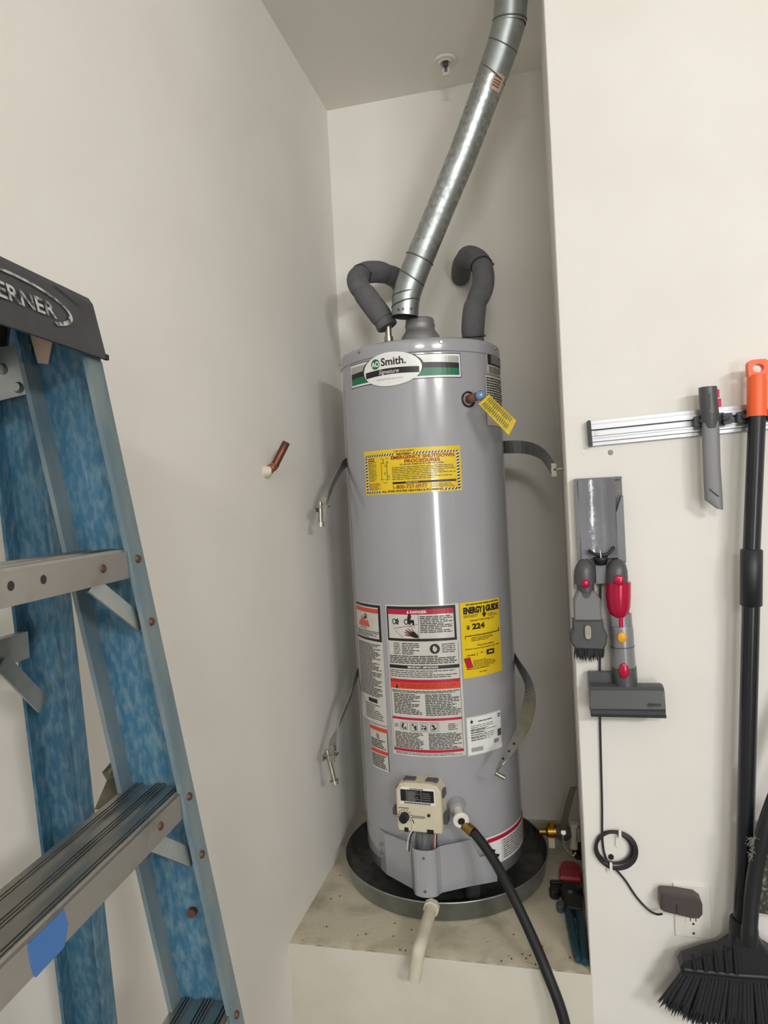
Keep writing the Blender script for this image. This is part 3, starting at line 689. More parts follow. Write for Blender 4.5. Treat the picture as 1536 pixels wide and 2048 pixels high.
# ------------------------------------------------------------------ insulated water pipes
def insulated(name, pts, cuts, label, r=.0385, ties=()):
    t = thing(name, tuple(pts[0]), label, 'pipe'); sp = smoothpath(pts, 12); n = len(sp)-1
    for i in range(len(cuts)-1):
        a, b_ = int(cuts[i]*n), int(cuts[i+1]*n)
        seg_ = sp[a:b_+1]; m = len(seg_)
        rad = [r*(1-.10*(abs(2*k/(m-1)-1))**5)*(1+(.03 if i % 2 else -.02)) for k in range(m)]
        MB().sweep(seg_, rad, 22).build('insulation_sleeve', 'foam', t)
    for c in ties:
        k = int(c*n); tv = (sp[min(k+1, n)]-sp[max(k-1, 0)]).normalized(); q = Vector((0, 0, 1)).rotation_difference(tv).to_matrix()
        ring = [sp[k]+q @ Vector((math.cos(a)*r*.97, math.sin(a)*r*.97, 0)) for a in [2*math.pi*j/24 for j in range(24)]]
        z = MB().sweep(ring, .002, 6, closed=True); hd = sp[k]+(RIGHT*.9-FWD*.45).normalized()*r*.97
        z.box(tuple(hd-Vector((.003, .003, .003))), tuple(hd+Vector((.007, .003, .004)))); z.build('cable_tie', 'black', t)
    return t
lp = [at(775, 655, 2.20), at(766, 638, 2.20), at(738, 600, 2.20), at(718, 572, 2.21), at(716, 555, 2.25), at(735, 545, 2.31), at(762, 545, 2.36), at(792, 556, 2.42), at(800, 568, 2.541)]
insulated('insulated_water_pipe', lp, (0, .12, .33, .55, .80, 1.0), 'dark foam-covered water pipe looping left of the vent pipe above the heater', .0355, (.56,))
rp_ = [Vector((-.219, 2.225, 1.672)), at(946, 650, 2.215), at(951, 610, 2.215), at(966, 570, 2.23), at(962, 530, 2.27), at(938, 514, 2.35), at(925, 530, 2.43), at(921, 555, 2.541)]
insulated('insulated_water_pipe', rp_, (0, .06, .30, .58, .78, 1.0), 'dark foam-covered water pipe right of the vent, hooked into the back wall', .0355, (.06, .56))

# ------------------------------------------------------------------ earthquake straps
def strap(base, pts, label, brk, bolt, holes=()):
    t = thing('heater_strap', tuple(base), label, 'strap', None)
    k = len(pts); P = smoothpath([p for p, w in pts], 6); Wd = smoothpath([w for p, w in pts], 6)
    MB().ribbon(list(zip(P, Wd))).build('band', 'strap', t)
    if brk:
        for a, b_ in brk: MB().box(tuple(a), tuple(b_)).build('bracket', 'steel', t)
    if bolt:
        a, b_ = Vector(bolt[0]), Vector(bolt[1]); d = (b_-a).normalized()
        bo = MB().cyl(a-d*.012, b_, .0072, n=12).build('bolt', 'steel', t)
        MB().sweep([b_, b_+d*.003], .0140, 16).build('washer', 'steel', bo)
        MB().sweep([b_+d*.003, b_+d*.014], .0115, 6).build('bolt_head', 'chrome', bo)
    return t
V = Vector
bk = at(645, 1013, 2.02)
strap(bk, [(V((-.60, 2.36, 1.335)), V((0, 0, .032))), (V((-.652, 2.215, 1.322)), V((0, 0, .032))), (at(676, 948, 2.13), V((.004, 0, .032))), (at(659, 985, 2.06), V((.006, -.01, .030))), (at(652, 1012, 2.02), V((.012, -.016, .022)))],
      'steel strap left of the heater at mid height, bolt hanging over the left wall', [(bk-V((.020, .014, .003)), bk+V((.022, .014, .001))), (bk-V((.020, .014, .016)), bk+V((-.017, .014, 0))), (bk+V((.004, -.012, -.022)), bk+V((.018, -.008, .026)))], (bk+V((-.006, -.004, .002)), at(641, 1044, 2.015)))
bk = at(660, 1508, 2.0)
strap(bk, [(V((-.60, 2.36, .675)), V((0, 0, .032))), (V((-.650, 2.215, .628)), V((0, 0, .032))), (at(700, 1395, 2.11), V((.004, 0, .030))), (at(679, 1445, 2.05), V((.008, -.012, .024))), (at(666, 1480, 2.01), V((.024, -.01, .008))), (at(666, 1502, 2.0), V((.026, -.008, .004)))],
      'steel strap left of the heater near its base, bolt hanging beside the left wall', [(bk-V((.020, .014, .003)), bk+V((.024, .014, .001))), (bk-V((.020, .014, .018)), bk+V((-.017, .014, 0))), (bk+V((.0, -.012, -.02)), bk+V((.018, -.008, .03)))], (bk+V((-.006, -.004, .002)), at(668, 1560, 1.992)))
bk = at(1110, 938, 2.07)
strap(bk, [(V((-.20, 2.40, 1.345)), V((0, 0, .040))), (V((-.146, 2.25, 1.338)), V((0, 0, .040))), (at(1050, 895, 2.20), V((0, 0, .040))), (at(1083, 907, 2.13), V((.004, 0, .036))), (at(1105, 935, 2.07), V((.012, -.004, .030)))],
      'grey steel strap curving from the heater to the right alcove wall', [(bk-V((.010, .014, .022)), bk+V((.004, .014, .016))), (bk-V((.004, .014, .004)), bk+V((.022, .014, .0)))], None)
MBx = MB().cyl(bk+V((-.012, 0, -.004)), V((XR+.001, bk.y+.002, bk.z+.002)), .006, n=12); MBx.build('bolt', 'steel', bpy.data.objects['heater_strap.002'])
strap(at(995, 1545, 1.90), [(V((-.175, 2.38, .69)), V((0, 0, .036))), (V((-.132, 2.24, .648)), V((0, 0, .036))), (at(1055, 1362, 2.13), V((.018, -.012, .026))), (at(1059, 1400, 2.06), V((.036, -.01, .010))), (at(1052, 1440, 2.0), V((.038, -.012, .010))), (at(1035, 1478, 1.95), V((.040, -.012, .014))), (at(1012, 1515, 1.915), V((.036, -.01, .026))), (at(997, 1540, 1.90), V((.024, -.008, .034)))],
      'loose grey steel strap hanging across the lower right of the heater', None, None)
so = bpy.data.objects['heater_strap.003']
for px, py in ((1006, 1518), (1018, 1503), (1028, 1488)):
    p = at(px, py, 1.903); MB().cyl(p+V((0, .001, 0)), p+V((0, .004, 0)), .0035, n=10).build('slot', 'ink', so)
p = at(1001, 1551, 1.895); MB().sweep([p+V((-.012, 0, .006)), p+V((.012, -.002, -.006))], .006, 10).build('clip', 'steel', so)

# ------------------------------------------------------------------ copper stub on the left wall
c0 = V((XL, 1.752, 1.286))
cs = thing('copper_pipe_stub', tuple(c0), 'short bent copper pipe stub sticking out of the left wall', 'pipe')
cpx = [c0+V((.0, 0, 0)), at(540, 940, 1.765), at(551, 929, 1.78), at(573, 882, 1.80)]
cpx[0] = V((XL, cpx[1].y-.004, cpx[1].z-.004)); 
MB().lathe((0, 0, 0), [(.020, -.012), (.019, .006), (.012, .009)], 20).build  # profile kept simple below
ee = V((XL+.010, cpx[0].y, cpx[0].z))
MB().sweep([cpx[0]-V((.003, 0, 0)), cpx[0]+V((.006, 0, 0)), cpx[0]+V((.016, .0, .001)), cpx[0]+V((.018, .001, .001))], [.017, .016, .0135, .010], 20).build('plaster_collar', 'pvc', cs)
k1 = cpx[0]+V((.046, .012, .004))
end = at(573, 884, k1.y+.012); kk = at(549, 932, k1.y)
MB().sweep(smoothpath([cpx[0]+V((.012, 0, 0)), cpx[0].lerp(kk, .55), kk+V((-.004, 0, -.003)), kk+V((.004, 0, .006))], 5), .0118, 16).build('elbow', 'copperb', cs)
MB().sweep([kk+V((.001, 0, .002)), kk.lerp(end, .3), end.lerp(kk, .03), end], [.0108, .0108, .0108, .0085], 16).build('pipe_end', 'copper', cs)

# ------------------------------------------------------------------ sprinkler head
s0 = V((-.280, 2.386, ZC))
sh = thing('sprinkler_head', tuple(s0), 'small white fire sprinkler head in the alcove ceiling', 'sprinkler')
MB().lathe(s0, [(.0, -.001), (.040, 0), (.040, -.003), (.034, -.006), (.030, -.004), (.024, -.004), (.022, -.008), (.018, -.009), (.016, -.003), (0, -.003)], 36).build('escutcheon', 'white', sh)
MB().cyl(s0+V((0, 0, -.003)), s0+V((0, 0, -.022)), .0095, n=16).build('socket', 'dark', sh)
for dx in (-.007, .007): MB().sweep(smoothpath([s0+V((dx*.8, 0, -.02)), s0+V((dx*1.5, 0, -.032)), s0+V((dx*.6, 0, -.045))], 4), .0022, 8).build('frame_arm', 'white', sh)
MB().cyl(s0+V((0, 0, -.02)), s0+V((0, 0, -.043)), .0024, n=8).build('bulb', 'dark', sh)
MB().lathe(s0, [(0, -.044), (.013, -.045), (.0135, -.047), (.006, -.050), (0, -.050)], 20).build('deflector', 'white', sh)

# ------------------------------------------------------------------ gas shut-off by the right wall of the alcove
gy = 2.20
g = lambda px, py, y=gy: at(px, py, y)
gv = thing('gas_shutoff_valve', tuple(V((XR, gy, g(1160, 1665).z))), 'gas shut-off valve with long steel lever low on the right alcove wall', 'valve')
ctr = g(1130, 1665)
MB().sweep([g(1079, 1663), g(1083, 1663), g(1085, 1663), g(1092, 1663)], [.011, .012, .0105, .0105], 16).build('threaded_tip', 'brassd', gv)
gn = MB(); gn.sweep([g(1091, 1663), g(1097, 1663)], [.012, .019], 6); gn.sweep([g(1097, 1663), g(1113, 1663)], .0195, 6); gn.cyl(g(1104, 1668), g(1104, 1645), .013, n=8); gn.build('flare_nut', 'brass', gv)
MB().box(tuple(g(1098, 1696, gy-.008)), tuple(g(1109, 1672, gy+.008))).build('tag_strip', 'pvc', gv)
MB().sweep([g(1112, 1664), g(1118, 1664), g(1134, 1664), g(1142, 1664)], [.014, .025, .025, .016], 16).build('valve_body', 'dark', gv)
lv = [g(1127, 1660, gy-.03), g(1130, 1640, gy-.032), g(1138, 1605, gy-.032), g(1147, 1574, gy-.03)]
MB().ribbon(list(zip(smoothpath(lv, 4), [V((.020, 0, .004))]*13)), .004).build('lever', 'olive', gv)
MB().cyl(g(1127, 1665, gy-.034), g(1127, 1665, gy-.02), .008, n=6).build('lever_nut', 'steel', gv)
MB().sweep(smoothpath([g(1126, 1668, gy-.03), g(1127, 1690, gy-.03), g(1137, 1706, gy-.03), g(1146, 1712, gy-.03), g(1152, 1704, gy-.03)], 6), .0036, 8).build('wire_loop', 'chrome', gv)
MB().sweep([g(1148, 1646), g(1148, 1668), g(1148, 1672), g(1148, 1696)], [.0135, .0135, .0120, .0130], 16).build('drip_leg', 'pvc', gv)
MB().sweep([g(1140, 1666), g(1162, 1666), V((XR+.002, gy, g(1160, 1666).z))], [.012, .012, .012], 14).build('supply_pipe', 'pvc', gv)
MB().sweep([g(1158, 1654), g(1158, 1680)], .015, 12).build('union', 'steel', gv)
MB().sweep(smoothpath([g(1150, 1700), g(1154, 1712), g(1164, 1712), V((XR-.006, gy, g(1160, 1690).z)), V((XR-.004, gy, g(1160, 1672).z))], 5), .009, 12).build('connector', 'rubber', gv)

# ------------------------------------------------------------------ red block and pliers on the platform
rt = thing('tape_measure', (.0, 2.165, 0), 'small red plastic tape measure lying on the platform by the right wall', 'tape measure')
o_ = [(-.030, 2.115), (.030, 2.112), (.034, 2.15), (.031, 2.195), (.016, 2.212), (-.012, 2.213), (-.026, 2.20), (-.032, 2.16)]
rb = MB(); rb.loft([[V((x, y, .001)) for x, y in o_], [V((x, y, .024)) for x, y in o_], [V((.0+(x)*.9, 2.162+(y-2.162)*.9, .031)) for x, y in o_]], False); rb.build('case', 'redpl', rt)
MB().box((-.014, 2.165, .031), (.020, 2.180, .0318)).build('marking', 'maroon', rt)
MB().box((-.029, 2.109, .004), (.010, 2.116, .016)).build('tape_slot', 'dark', rt)
pl_ = thing('pliers', (.0, 1.95, 0), 'black-headed pliers with dark teal grips lying at the right edge of the platform', 'pliers')
def flat(pts, z0, z1, name, m, ch=.004):
    cx = sum(p[0] for p in pts)/len(pts); cy = sum(p[1] for p in pts)/len(pts)
    def ins(p): d = math.hypot(p[0]-cx, p[1]-cy) or 1; k = 1-min(.6, ch/d); return (cx+(p[0]-cx)*k, cy+(p[1]-cy)*k)
    return MB().loft([[V((*p, z0)) for p in pts], [V((*p, z1-ch)) for p in pts], [V((*ins(p), z1)) for p in pts]], False).build(name, m, pl_)
flat([(-.020, 2.09), (.010, 2.095), (.026, 2.075), (.030, 2.02), (.026, 1.96), (-.012, 1.965), (-.022, 2.02), (-.030, 2.06)], .002, .030, 'head', 'black')
flat([(-.060, 2.105), (-.020, 2.110), (-.016, 2.097), (-.058, 2.092)], .010, .024, 'upper_jaw', 'black', .002)
flat([(-.046+.016*math.cos(a), 2.062+.022*math.sin(a)) for a in [2*math.pi*k/12 for k in range(12)]], .003, .026, 'jaw_lobe', 'black')
flat([(.008, 2.060), (.028, 2.085), (.034, 2.055), (.016, 2.03)], .012, .038, 'ratchet_pawl', 'black')
flat([(-.030+.013*math.cos(a), 1.995+.018*math.sin(a)) for a in [2*math.pi*k/12 for k in range(12)]], .003, .022, 'lower_lobe', 'dark')
MB().cyl((-.002, 2.035, .028), (-.002, 2.035, .034), .007, n=12).build('pivot', 'steel', pl_)
for (a, b_, c_) in (((-.010, 1.975), (-.001, 1.86), (.010, 1.768)), ((.019, 1.975), (.024, 1.87), (.0255, 1.762))):
    path = smoothpath([V((*a, .015)), V((*b_, .017)), V((*c_, .013))], 8); n_ = len(path)
    MB().sweep(path, [.0112-.002*abs(2*k/(n_-1)-1)**4 for k in range(n_)], 12).build('grip', 'teal', pl_)
MB().cyl((-.002, 1.965, .012), (.004, 1.90, .012), .006, n=10).build('spring', 'dark', pl_)

# ------------------------------------------------------------------ tool rail on the front wall
FW = Y1
sl = math.atan2(.0125, .392)
RX = Matrix.Translation((.094, FW, 1.324)) @ Matrix.Rotation(-sl, 4, 'Y')
rl = thing('tool_rail', (.094, FW, 1.29), 'silver aluminium tool rail screwed to the right-hand wall', 'tool rail')
rm = MB(RX)
for z0, z1, d in ((.0205, .0295, .010), (.0125, .0205, .016), (.0085, .0125, .019), (-.0065, .0065, .008), (-.0125, -.0085, .019), (-.0205, -.0125, .016), (-.0295, -.0205, .010)): rm.box((.004, -d, z0), (.72, 0, z1))
rm.box((.004, -.004, -.0295), (.72, -.0005, .0295)); rm.build('extrusion', 'aluR', rl)
for z_ in (.0075, -.0075, .0205, -.0205): MB(RX).box((.005, -.0085 if abs(z_) < .01 else -.0105, z_-.0011), (.72, -.004, z_+.0011)).build('groove', 'inkg', rl)
MB(RX).box((-.003, -.021, -.031), (.0055, 0, .031), .002).build('end_cap', 'black', rl)
MB(RX).cyl((.018, -.0075, 0), (.018, -.011, 0), .0048, n=14).build('screw', 'steel', rl)
def clip(x, tool_r):
    o = MB(RX).box((x-.020, -.030, -.014), (x+.034, -.008, .016), .003).build('clip', 'black', rl)
    for s_ in (-1, 1):
        MB(RX).sweep(smoothpath([V((x+.007+s_*.021, -.024, .001)), V((x+.007+s_*.028, -.045, .001)), V((x+.007+s_*.018, -.062, .001))], 4), .0045, 8).build('clip_arm', 'dark', o)
        MB(RX).box((x+.007+s_*.030-.010, -.040, -.011), (x+.007+s_*.030+.010, -.026, .013), .002).build('roller', 'black', o)
clip(.262, .02); clip(.352, .02); clip(.47, .02)

# crevice tool hanging in the first clip
cy_ = FW-.052
ct = thing('crevice_tool', tuple(at(1420, 1018, cy_)), 'grey vacuum crevice tool clipped to the silver rail', 'vacuum tool')
def ring(cx, cz, w, d, y=cy_, n=20, sq=1.0): return [V((cx+w*abs(math.cos(a))**sq*(1 if math.cos(a) > 0 else -1), y+d*abs(math.sin(a))**sq*(1 if math.sin(a) > 0 else -1), cz)) for a in [2*math.pi*k/n for k in range(n)]]
def prow(rows, y=cy_, d=.018, sq=1.): # rows of (pxl, pyl, pxr, pyr)
    out = []
    for a in rows:
        l, r_ = at(a[0], a[1], y), at(a[2], a[3], y); dd = a[4] if len(a) > 4 else d; n = 20; R_ = []
        for k in range(n):
            an = 2*math.pi*k/n; cs_, sn = math.cos(an), math.sin(an)
            c = l.lerp(r_, .5+.5*abs(cs_)**sq*(1 if cs_ > 0 else -1)); R_.append(c+V((0, dd*abs(sn)**sq*(1 if sn > 0 else -1), 0)))
        out.append(R_)
    return out
MB().loft(prow([(1397, 776, 1434, 773), (1398, 800, 1435, 797), (1401, 829, 1438, 826)], d=.0195)).build('collar', 'dark', ct)
MB().loft(prow([(1401, 828, 1438, 825, .0185), (1403, 845, 1437, 842, .016), (1406, 858, 1436, 856, .013)])).build('neck', 'dark', ct)
MB().loft(prow([(1404, 846, 1437, 843, .012), (1404, 870, 1439, 868, .011), (1406, 940, 1441, 935, .0095), (1409, 1000, 1445, 990, .008), (1414, 1003, 1446, 1016, .007), (1433, 1017, 1446, 1020, .006)], sq=.6)).build('nozzle_blade', 'mid', ct)
for k in (0, 1):
    a, b_ = at(1419+3*k, 978+3*k, cy_-.0095), at(1435+3*k, 992+1*k, cy_-.0092); MB().sweep([a, b_], .0009, 6).build('groove', 'ink', ct)
p = at(1419, 790, cy_-.0195); MB().box((p.x-.0015, p.y-.0008, p.z-.030), (p.x+.0015, p.y+.003, p.z+.004)).build('slot', 'ink', ct)
bt = MB(); a = at(1436, 806, cy_); bt.box((a.x-.004, a.y-.006, a.z-.009), (a.x+.0055, a.y+.006, a.z+.009)); bt.box((a.x-.004, a.y-.006, a.z+.012), (a.x+.0025, a.y+.006, a.z+.030)); bt.build('release_button', 'crim', ct)

# ------------------------------------------------------------------ broom
by = FW-.060
bp_ = [at(1514, 720, by), at(1514, 833, by), at(1503, 1100, by), at(1502, 1210, by), at(1490, 1700, by), at(1483, 1855, by)]
br = thing('broom', tuple(at(1440, 2045, by)), 'black push-style broom with orange handle top hanging on the right wall', 'broom')
hz = bp_[0].lerp(bp_[1], .12)
MB().sweep([bp_[0].lerp(bp_[1], .27), bp_[0].lerp(bp_[1], .33), bp_[1]], [.0190, .0205, .0205], 24).build('handle_grip', 'orange', br)
# hanging eye: flat plate with a hole
eye = MB(); eo = []; ei = []; ec = bp_[0].lerp(bp_[1], .155)
for k in range(24):
    a = 2*math.pi*k/24; ca, sa = math.cos(a), math.sin(a)
    eo.append(V((ec.x+.0203*abs(ca)**.4*(1 if ca > 0 else -1), 0, ec.z-.001+.0200*abs(sa)**.4*(1 if sa > 0 else -1)))); ei.append(V((ec.x+.0115*ca, 0, ec.z+.000+.0095*sa)))
vs = [p+V((0, by-.012, 0)) for p in eo]+[p+V((0, by-.012, 0)) for p in ei]+[p+V((0, by+.012, 0)) for p in eo]+[p+V((0, by+.012, 0)) for p in ei]
fs = []
for k in range(24):
    l = (k+1) % 24; fs += [(k, l, 24+l, 24+k), (48+k, 72+k, 72+l, 48+l), (k, 48+k, 48+l, l), (24+k, 24+l, 72+l, 72+k)]
eye._add(vs, fs); eye.build('hanging_eye', 'orange', br)
MB().sweep([bp_[1], bp_[2]], .0180, 20).build('upper_pole', 'blackg', br)
MB().sweep([bp_[2]-(bp_[3]-bp_[2])*.02, bp_[2], bp_[3], bp_[3]+(bp_[3]-bp_[2])*.02], [.019, .0228, .0228, .019], 22).build('lock_sleeve', 'black', br)
MB().sweep([bp_[3], bp_[4], bp_[5]], .0185, 20).build('lower_pole', 'blackg', br)
MB().sweep([at(1483, 1838, by), at(1482, 1850, by), at(1480, 1900, by-.003), at(1478, 1935, by-.005)], [.0235, .0245, .024, .021], 20).build('socket', 'black', br)
hy = by-.004
H_ = lambda px, py, y=hy: (lambda p: (p.x, p.z))(at(px, py, y))
MB().prism([H_(1376, 1942), H_(1362, 1938), H_(1357, 1925), H_(1364, 1915), H_(1384, 1908), H_(1408, 1900), H_(1440, 1893), H_(1462, 1878), H_(1470, 1862), H_(1510, 1862), H_(1528, 1890), H_(1570, 1915), H_(1606, 1925), H_(1612, 1948), H_(1600, 1962)], hy-.022, hy+.022, .005).build('brush_block', 'black', br)
for k, px in enumerate((1384, 1406, 1428, 1449, 1467)):
    a = at(px, 1908-6*k if k < 4 else 1878, hy-.025); b_ = at(px+6, 1940+2*k, hy-.025)
    MB().sweep([a, b_], [.0035, .0050], 8).build('rib', 'black', br)
MB().sweep([at(1368, 1938, hy-.02), at(1480, 1950, hy-.02), at(1606, 1958, hy-.02)], .007, 8).build('lip', 'black', br)
rnd = random.Random(21)
nt_ = 36
tuft = None
for row in (0, .5, 1):
    for k in range(nt_):
        t = (k+row*.66)/(nt_-.34)
        a = at(1370+t*235, 1938+t*26, hy-.014+.026*row); tipx = 1322+t*330+rnd.uniform(-4, 4); tipy = 2005+min(1, t*5)*32+t*36+rnd.uniform(-5, 8)
        b_ = at(tipx, tipy, hy-.020+.036*row+rnd.uniform(-.004, .004)); L_ = (b_-a).length
        if tuft is None:
            tb = MB(); m_ = 12
            rr = [[V((w_*math.cos(2*math.pi*j/m_), w_*math.sin(2*math.pi*j/m_), z_+zz_*(j % 2)+zz_*.5*math.sin(j*2.3))) for j in range(m_)] for w_, z_, zz_ in ((.0042, 0, 0), (.0062, .7, 0), (.0070, .84, .14))]
            rr.append([V((.0015*math.cos(2*math.pi*j/m_), .0015*math.sin(2*math.pi*j/m_), .80)) for j in range(m_)])
            tb.loft(rr, False); to = tb.build('bristle_tuft', 'bristle', None); tuft = to.data
        else:
            to = bpy.data.objects.new('bristle_tuft', tuft); COL.objects.link(to)
        to.parent = br; q = Vector((0, 0, 1)).rotation_difference((b_-a).normalized())
        to.rotation_mode = 'QUATERNION'; to.rotation_quaternion = q; to.location = a-OFF[br.as_pointer()]; to.scale = (1, 1, L_)
# second sweeping tool at the frame edge: slanting handle and dusty bristles
dz_ = thing('hand_brush', tuple(at(1560, 1780, by-.03)), 'dusty black brush with a slanting handle at the right edge, leaning across the broom pole', 'brush')
hb = [at(1690, 1240, by-.035), at(1618, 1420, by-.042), at(1545, 1610, by-.045), at(1524, 1680, by-.045), at(1508, 1760, by-.043), at(1500, 1850, by-.050), at(1499, 1888, by-.050)]
MB().sweep(smoothpath(hb, 6), [.016]*31+[.018]*6, 14).build('handle', 'black', dz_)
MB().loft([[at(px, py, by-.02+dy) for px, py, dy in r_] for r_ in (
    [(1540, 1640, -.012), (1600, 1640, -.012), (1600, 1640, .012), (1540, 1640, .012)],
    [(1524, 1700, -.016), (1605, 1705, -.016), (1605, 1705, .014), (1524, 1700, .014)],
    [(1514, 1790, -.016), (1605, 1800, -.016), (1605, 1800, .014), (1514, 1790, .014)],
    [(1518, 1826, -.012), (1605, 1842, -.012), (1605, 1842, .012), (1518, 1826, .012)])], False).build('bristles', 'dusty', dz_)
fz = MB(); rnd = random.Random(31)
for k in range(90):
    a = at(rnd.uniform(1497, 1512), rnd.uniform(1672, 1718), by-.05+rnd.uniform(-.006, .006)); d = V((rnd.uniform(-1, 1), rnd.uniform(-.6, .3), rnd.uniform(-1, 1))).normalized()*rnd.uniform(.005, .012)
    fz.sweep([a, a+d*.6, a+d+V((0, 0, -.002))], .0005, 4, caps=False)
f_ = fz.build('dust_fluff', 'inkl', dz_); f_['kind'] = 'stuff'

# ------------------------------------------------------------------ vacuum wall dock
dk = thing('vacuum_dock', tuple(at(1200, 1165, FW)), 'glossy grey wall dock for a cordless vacuum, hung below the rail', 'wall dock')
dA, dB = at(1148, 958, FW-.01), at(1243, 955, FW-.01); dC, dD = at(1153, 1166, FW-.01), at(1252, 1166, FW-.01)
x0, x1, z1 = dA.x, dB.x, dA.z; z0 = dC.z
def dz(n_, m, a, b_, bev=0): return MB().box(a, b_, bev).build(n_, m, dk)
dz('back_plate', 'dock', (x0, FW-.012, z0), (x1, FW, z1))
# concave trough: lofted strip
tr = MB(); cols = 16
rows_ = []
for j in range(7):
    z = z1-.004-(z1-z0-.064)*j/6; rows_.append([V((x0+.008+(x1-x0-.026)*i/cols, FW-.020-.012*(abs(2*i/cols-1))**2.2-.004*math.cos(j*1.05), z)) for i in range(cols+1)])
vs = [p for r_ in rows_ for p in r_]; w_ = cols+1
tr._add(vs, [(j*w_+i, j*w_+i+1, (j+1)*w_+i+1, (j+1)*w_+i) for j in range(6) for i in range(cols)], True)
tr.build('trough', 'dock', dk)
sd = MB(); sd.box((x0, FW-.030, z0+.05), (x0+.008, FW-.01, z1)); sd.build('side_wall', 'dock', dk)
sd = MB(Matrix.Identity(4)); ss = [(x1-.018, z0+.05), (x1, z0+.05), (x1, z1-.045), (x1-.004, z1-.045), (x1-.018, z1-.085)]; sd.prism(ss, FW-.032, FW-.01, .002); sd.build('side_wall', 'mid', dk)
dz('top_lip', 'dock', (x0, FW-.024, z1-.006), (x1, FW-.01, z1), .002)
lc = at(1202, 1112, FW-.04)
MB().lathe((lc.x, FW-.028, lc.z-.012), [(.0, -.012), (.012, -.010), (.0165, .002), (.0165, .010), (.013, .010), (.012, .003), (0, .001)], 20).build('latch_cup', 'black', dk)
MB().sweep(smoothpath([at(1177, 1100, FW-.036), at(1188, 1108, FW-.042), at(1202, 1110, FW-.045), at(1217, 1107, FW-.042), at(1228, 1093, FW-.036)], 5), [.0015]+[.004]*19+[.0015], 8).build('latch_horn', 'black', dk)
MB().sweep([at(1200, 1100, FW-.048), at(1202, 1116, FW-.048)], .0016, 8).build('latch_glint', 'chrome', dk)
cA, cB = at(1190, 1120, FW-.02), at(1213, 1166, FW-.02); dz('bridge', 'mid', (cA.x, FW-.03, cB.z), (cB.x, FW-.01, cA.z))
TY = FW-.036
def dome(px, name, hw=21):
    rws = [(px-hw, 1168, px+hw, 1168, .0245), (px-hw, 1152, px+hw, 1152, .0245), (px-hw+1, 1140, px+hw-1, 1140, .023), (px-hw+4, 1130, px+hw-4, 1130, .019), (px-hw+9, 1122, px+hw-9, 1122, .012), (px-4, 1118, px+4, 1118, .004)]
    return MB().loft(prow(rws, TY)).build(name, 'dark', dk)
dome(1169, 'tool_spigot', 21); dome(1234, 'tool_spigot', 22)

# combination brush tool
ctl_ = thing('combination_brush_tool', tuple(at(1178, 1322, TY)), 'dark grey vacuum brush tool hanging from the left spigot of the dock', 'vacuum tool')
MB().loft(prow([(1153, 1166, 1188, 1166, .021), (1154, 1180, 1189, 1180, .021), (1158, 1190, 1188, 1190, .020), (1165, 1194, 1182, 1194, .017)], TY)).build('neck', 'dark', ctl_)
MB().prism([H_(1155, 1180, TY), H_(1188, 1180, TY), H_(1201, 1198, TY), H_(1203, 1240, TY), H_(1148, 1240, TY), H_(1146, 1200, TY)], TY-.018, TY+.018, .005).build('body', 'mid', ctl_)
MB().prism([H_(1144, 1238, TY), H_(1205, 1238, TY), H_(1207, 1256, TY), H_(1214, 1268, TY), H_(1212, 1284, TY), H_(1206, 1296, TY), H_(1150, 1294, TY), H_(1141, 1282, TY), H_(1139, 1268, TY), H_(1145, 1256, TY)], TY-.024, TY+.020, .005).build('brush_shroud', 'dark', ctl_)
MB().prism([H_(1163, 1184, TY), H_(1182, 1184, TY), H_(1179, 1190, TY), H_(1173, 1194, TY), H_(1167, 1190, TY)], TY-.0225, TY-.016).build('chevron', 'dark', ctl_)
p = at(1171, 1167, TY-.0225); MB().sph(p, .0095, 16, (1, .6, 1.1)).build('release_button', 'crim', ctl_)
q = at(1176, 1264, TY-.024)
MB().prism([(q.x+.0095*math.copysign(abs(math.cos(a))**.6, math.cos(a)), q.z+.0190*math.copysign(abs(math.sin(a))**.6, math.sin(a))) for a in [2*math.pi*k/20 for k in range(20)]], q.y-.003, q.y+.004, .001).build('button_surround', 'inkg', ctl_)
MB().prism([(q.x+.0075*math.copysign(abs(math.cos(a))**.6, math.cos(a)), q.z+.0165*math.copysign(abs(math.sin(a))**.6, math.sin(a))) for a in [2*math.pi*k/20 for k in range(20)]], q.y-.0055, q.y+.001, .001).build('slide_button', 'steel', ctl_)
rnd = random.Random(14); bb = None
for row in range(2):
    for k in range(22):
        px = 1150+58*k/21; a = at(px, 1292, TY-.018+.022*row); dn = 1322-6*abs(2*k/21-1)**2
        b_ = at(px+rnd.uniform(-1.5, 2.5), dn+rnd.uniform(-3, 3), TY-.020+.024*row); L_ = (b_-a).length
        if bb is None:
            t_ = MB(); t_.loft([[V((w_*math.cos(2*math.pi*j/6), w_*math.sin(2*math.pi*j/6), z)) for j in range(6)] for w_, z in ((.0016, 0), (.0020, .6), (.0004, 1))], False); to = t_.build('bristle_tuft', 'bristle', None); bb = to.data
        else: to = bpy.data.objects.new('bristle_tuft', bb); COL.objects.link(to)
        to.parent = ctl_; to.rotation_mode = 'QUATERNION'; to.rotation_quaternion = Vector((0, 0, 1)).rotation_difference((b_-a).normalized()); to.location = a-OFF[ctl_.as_pointer()]; to.scale = (1, 1, L_)

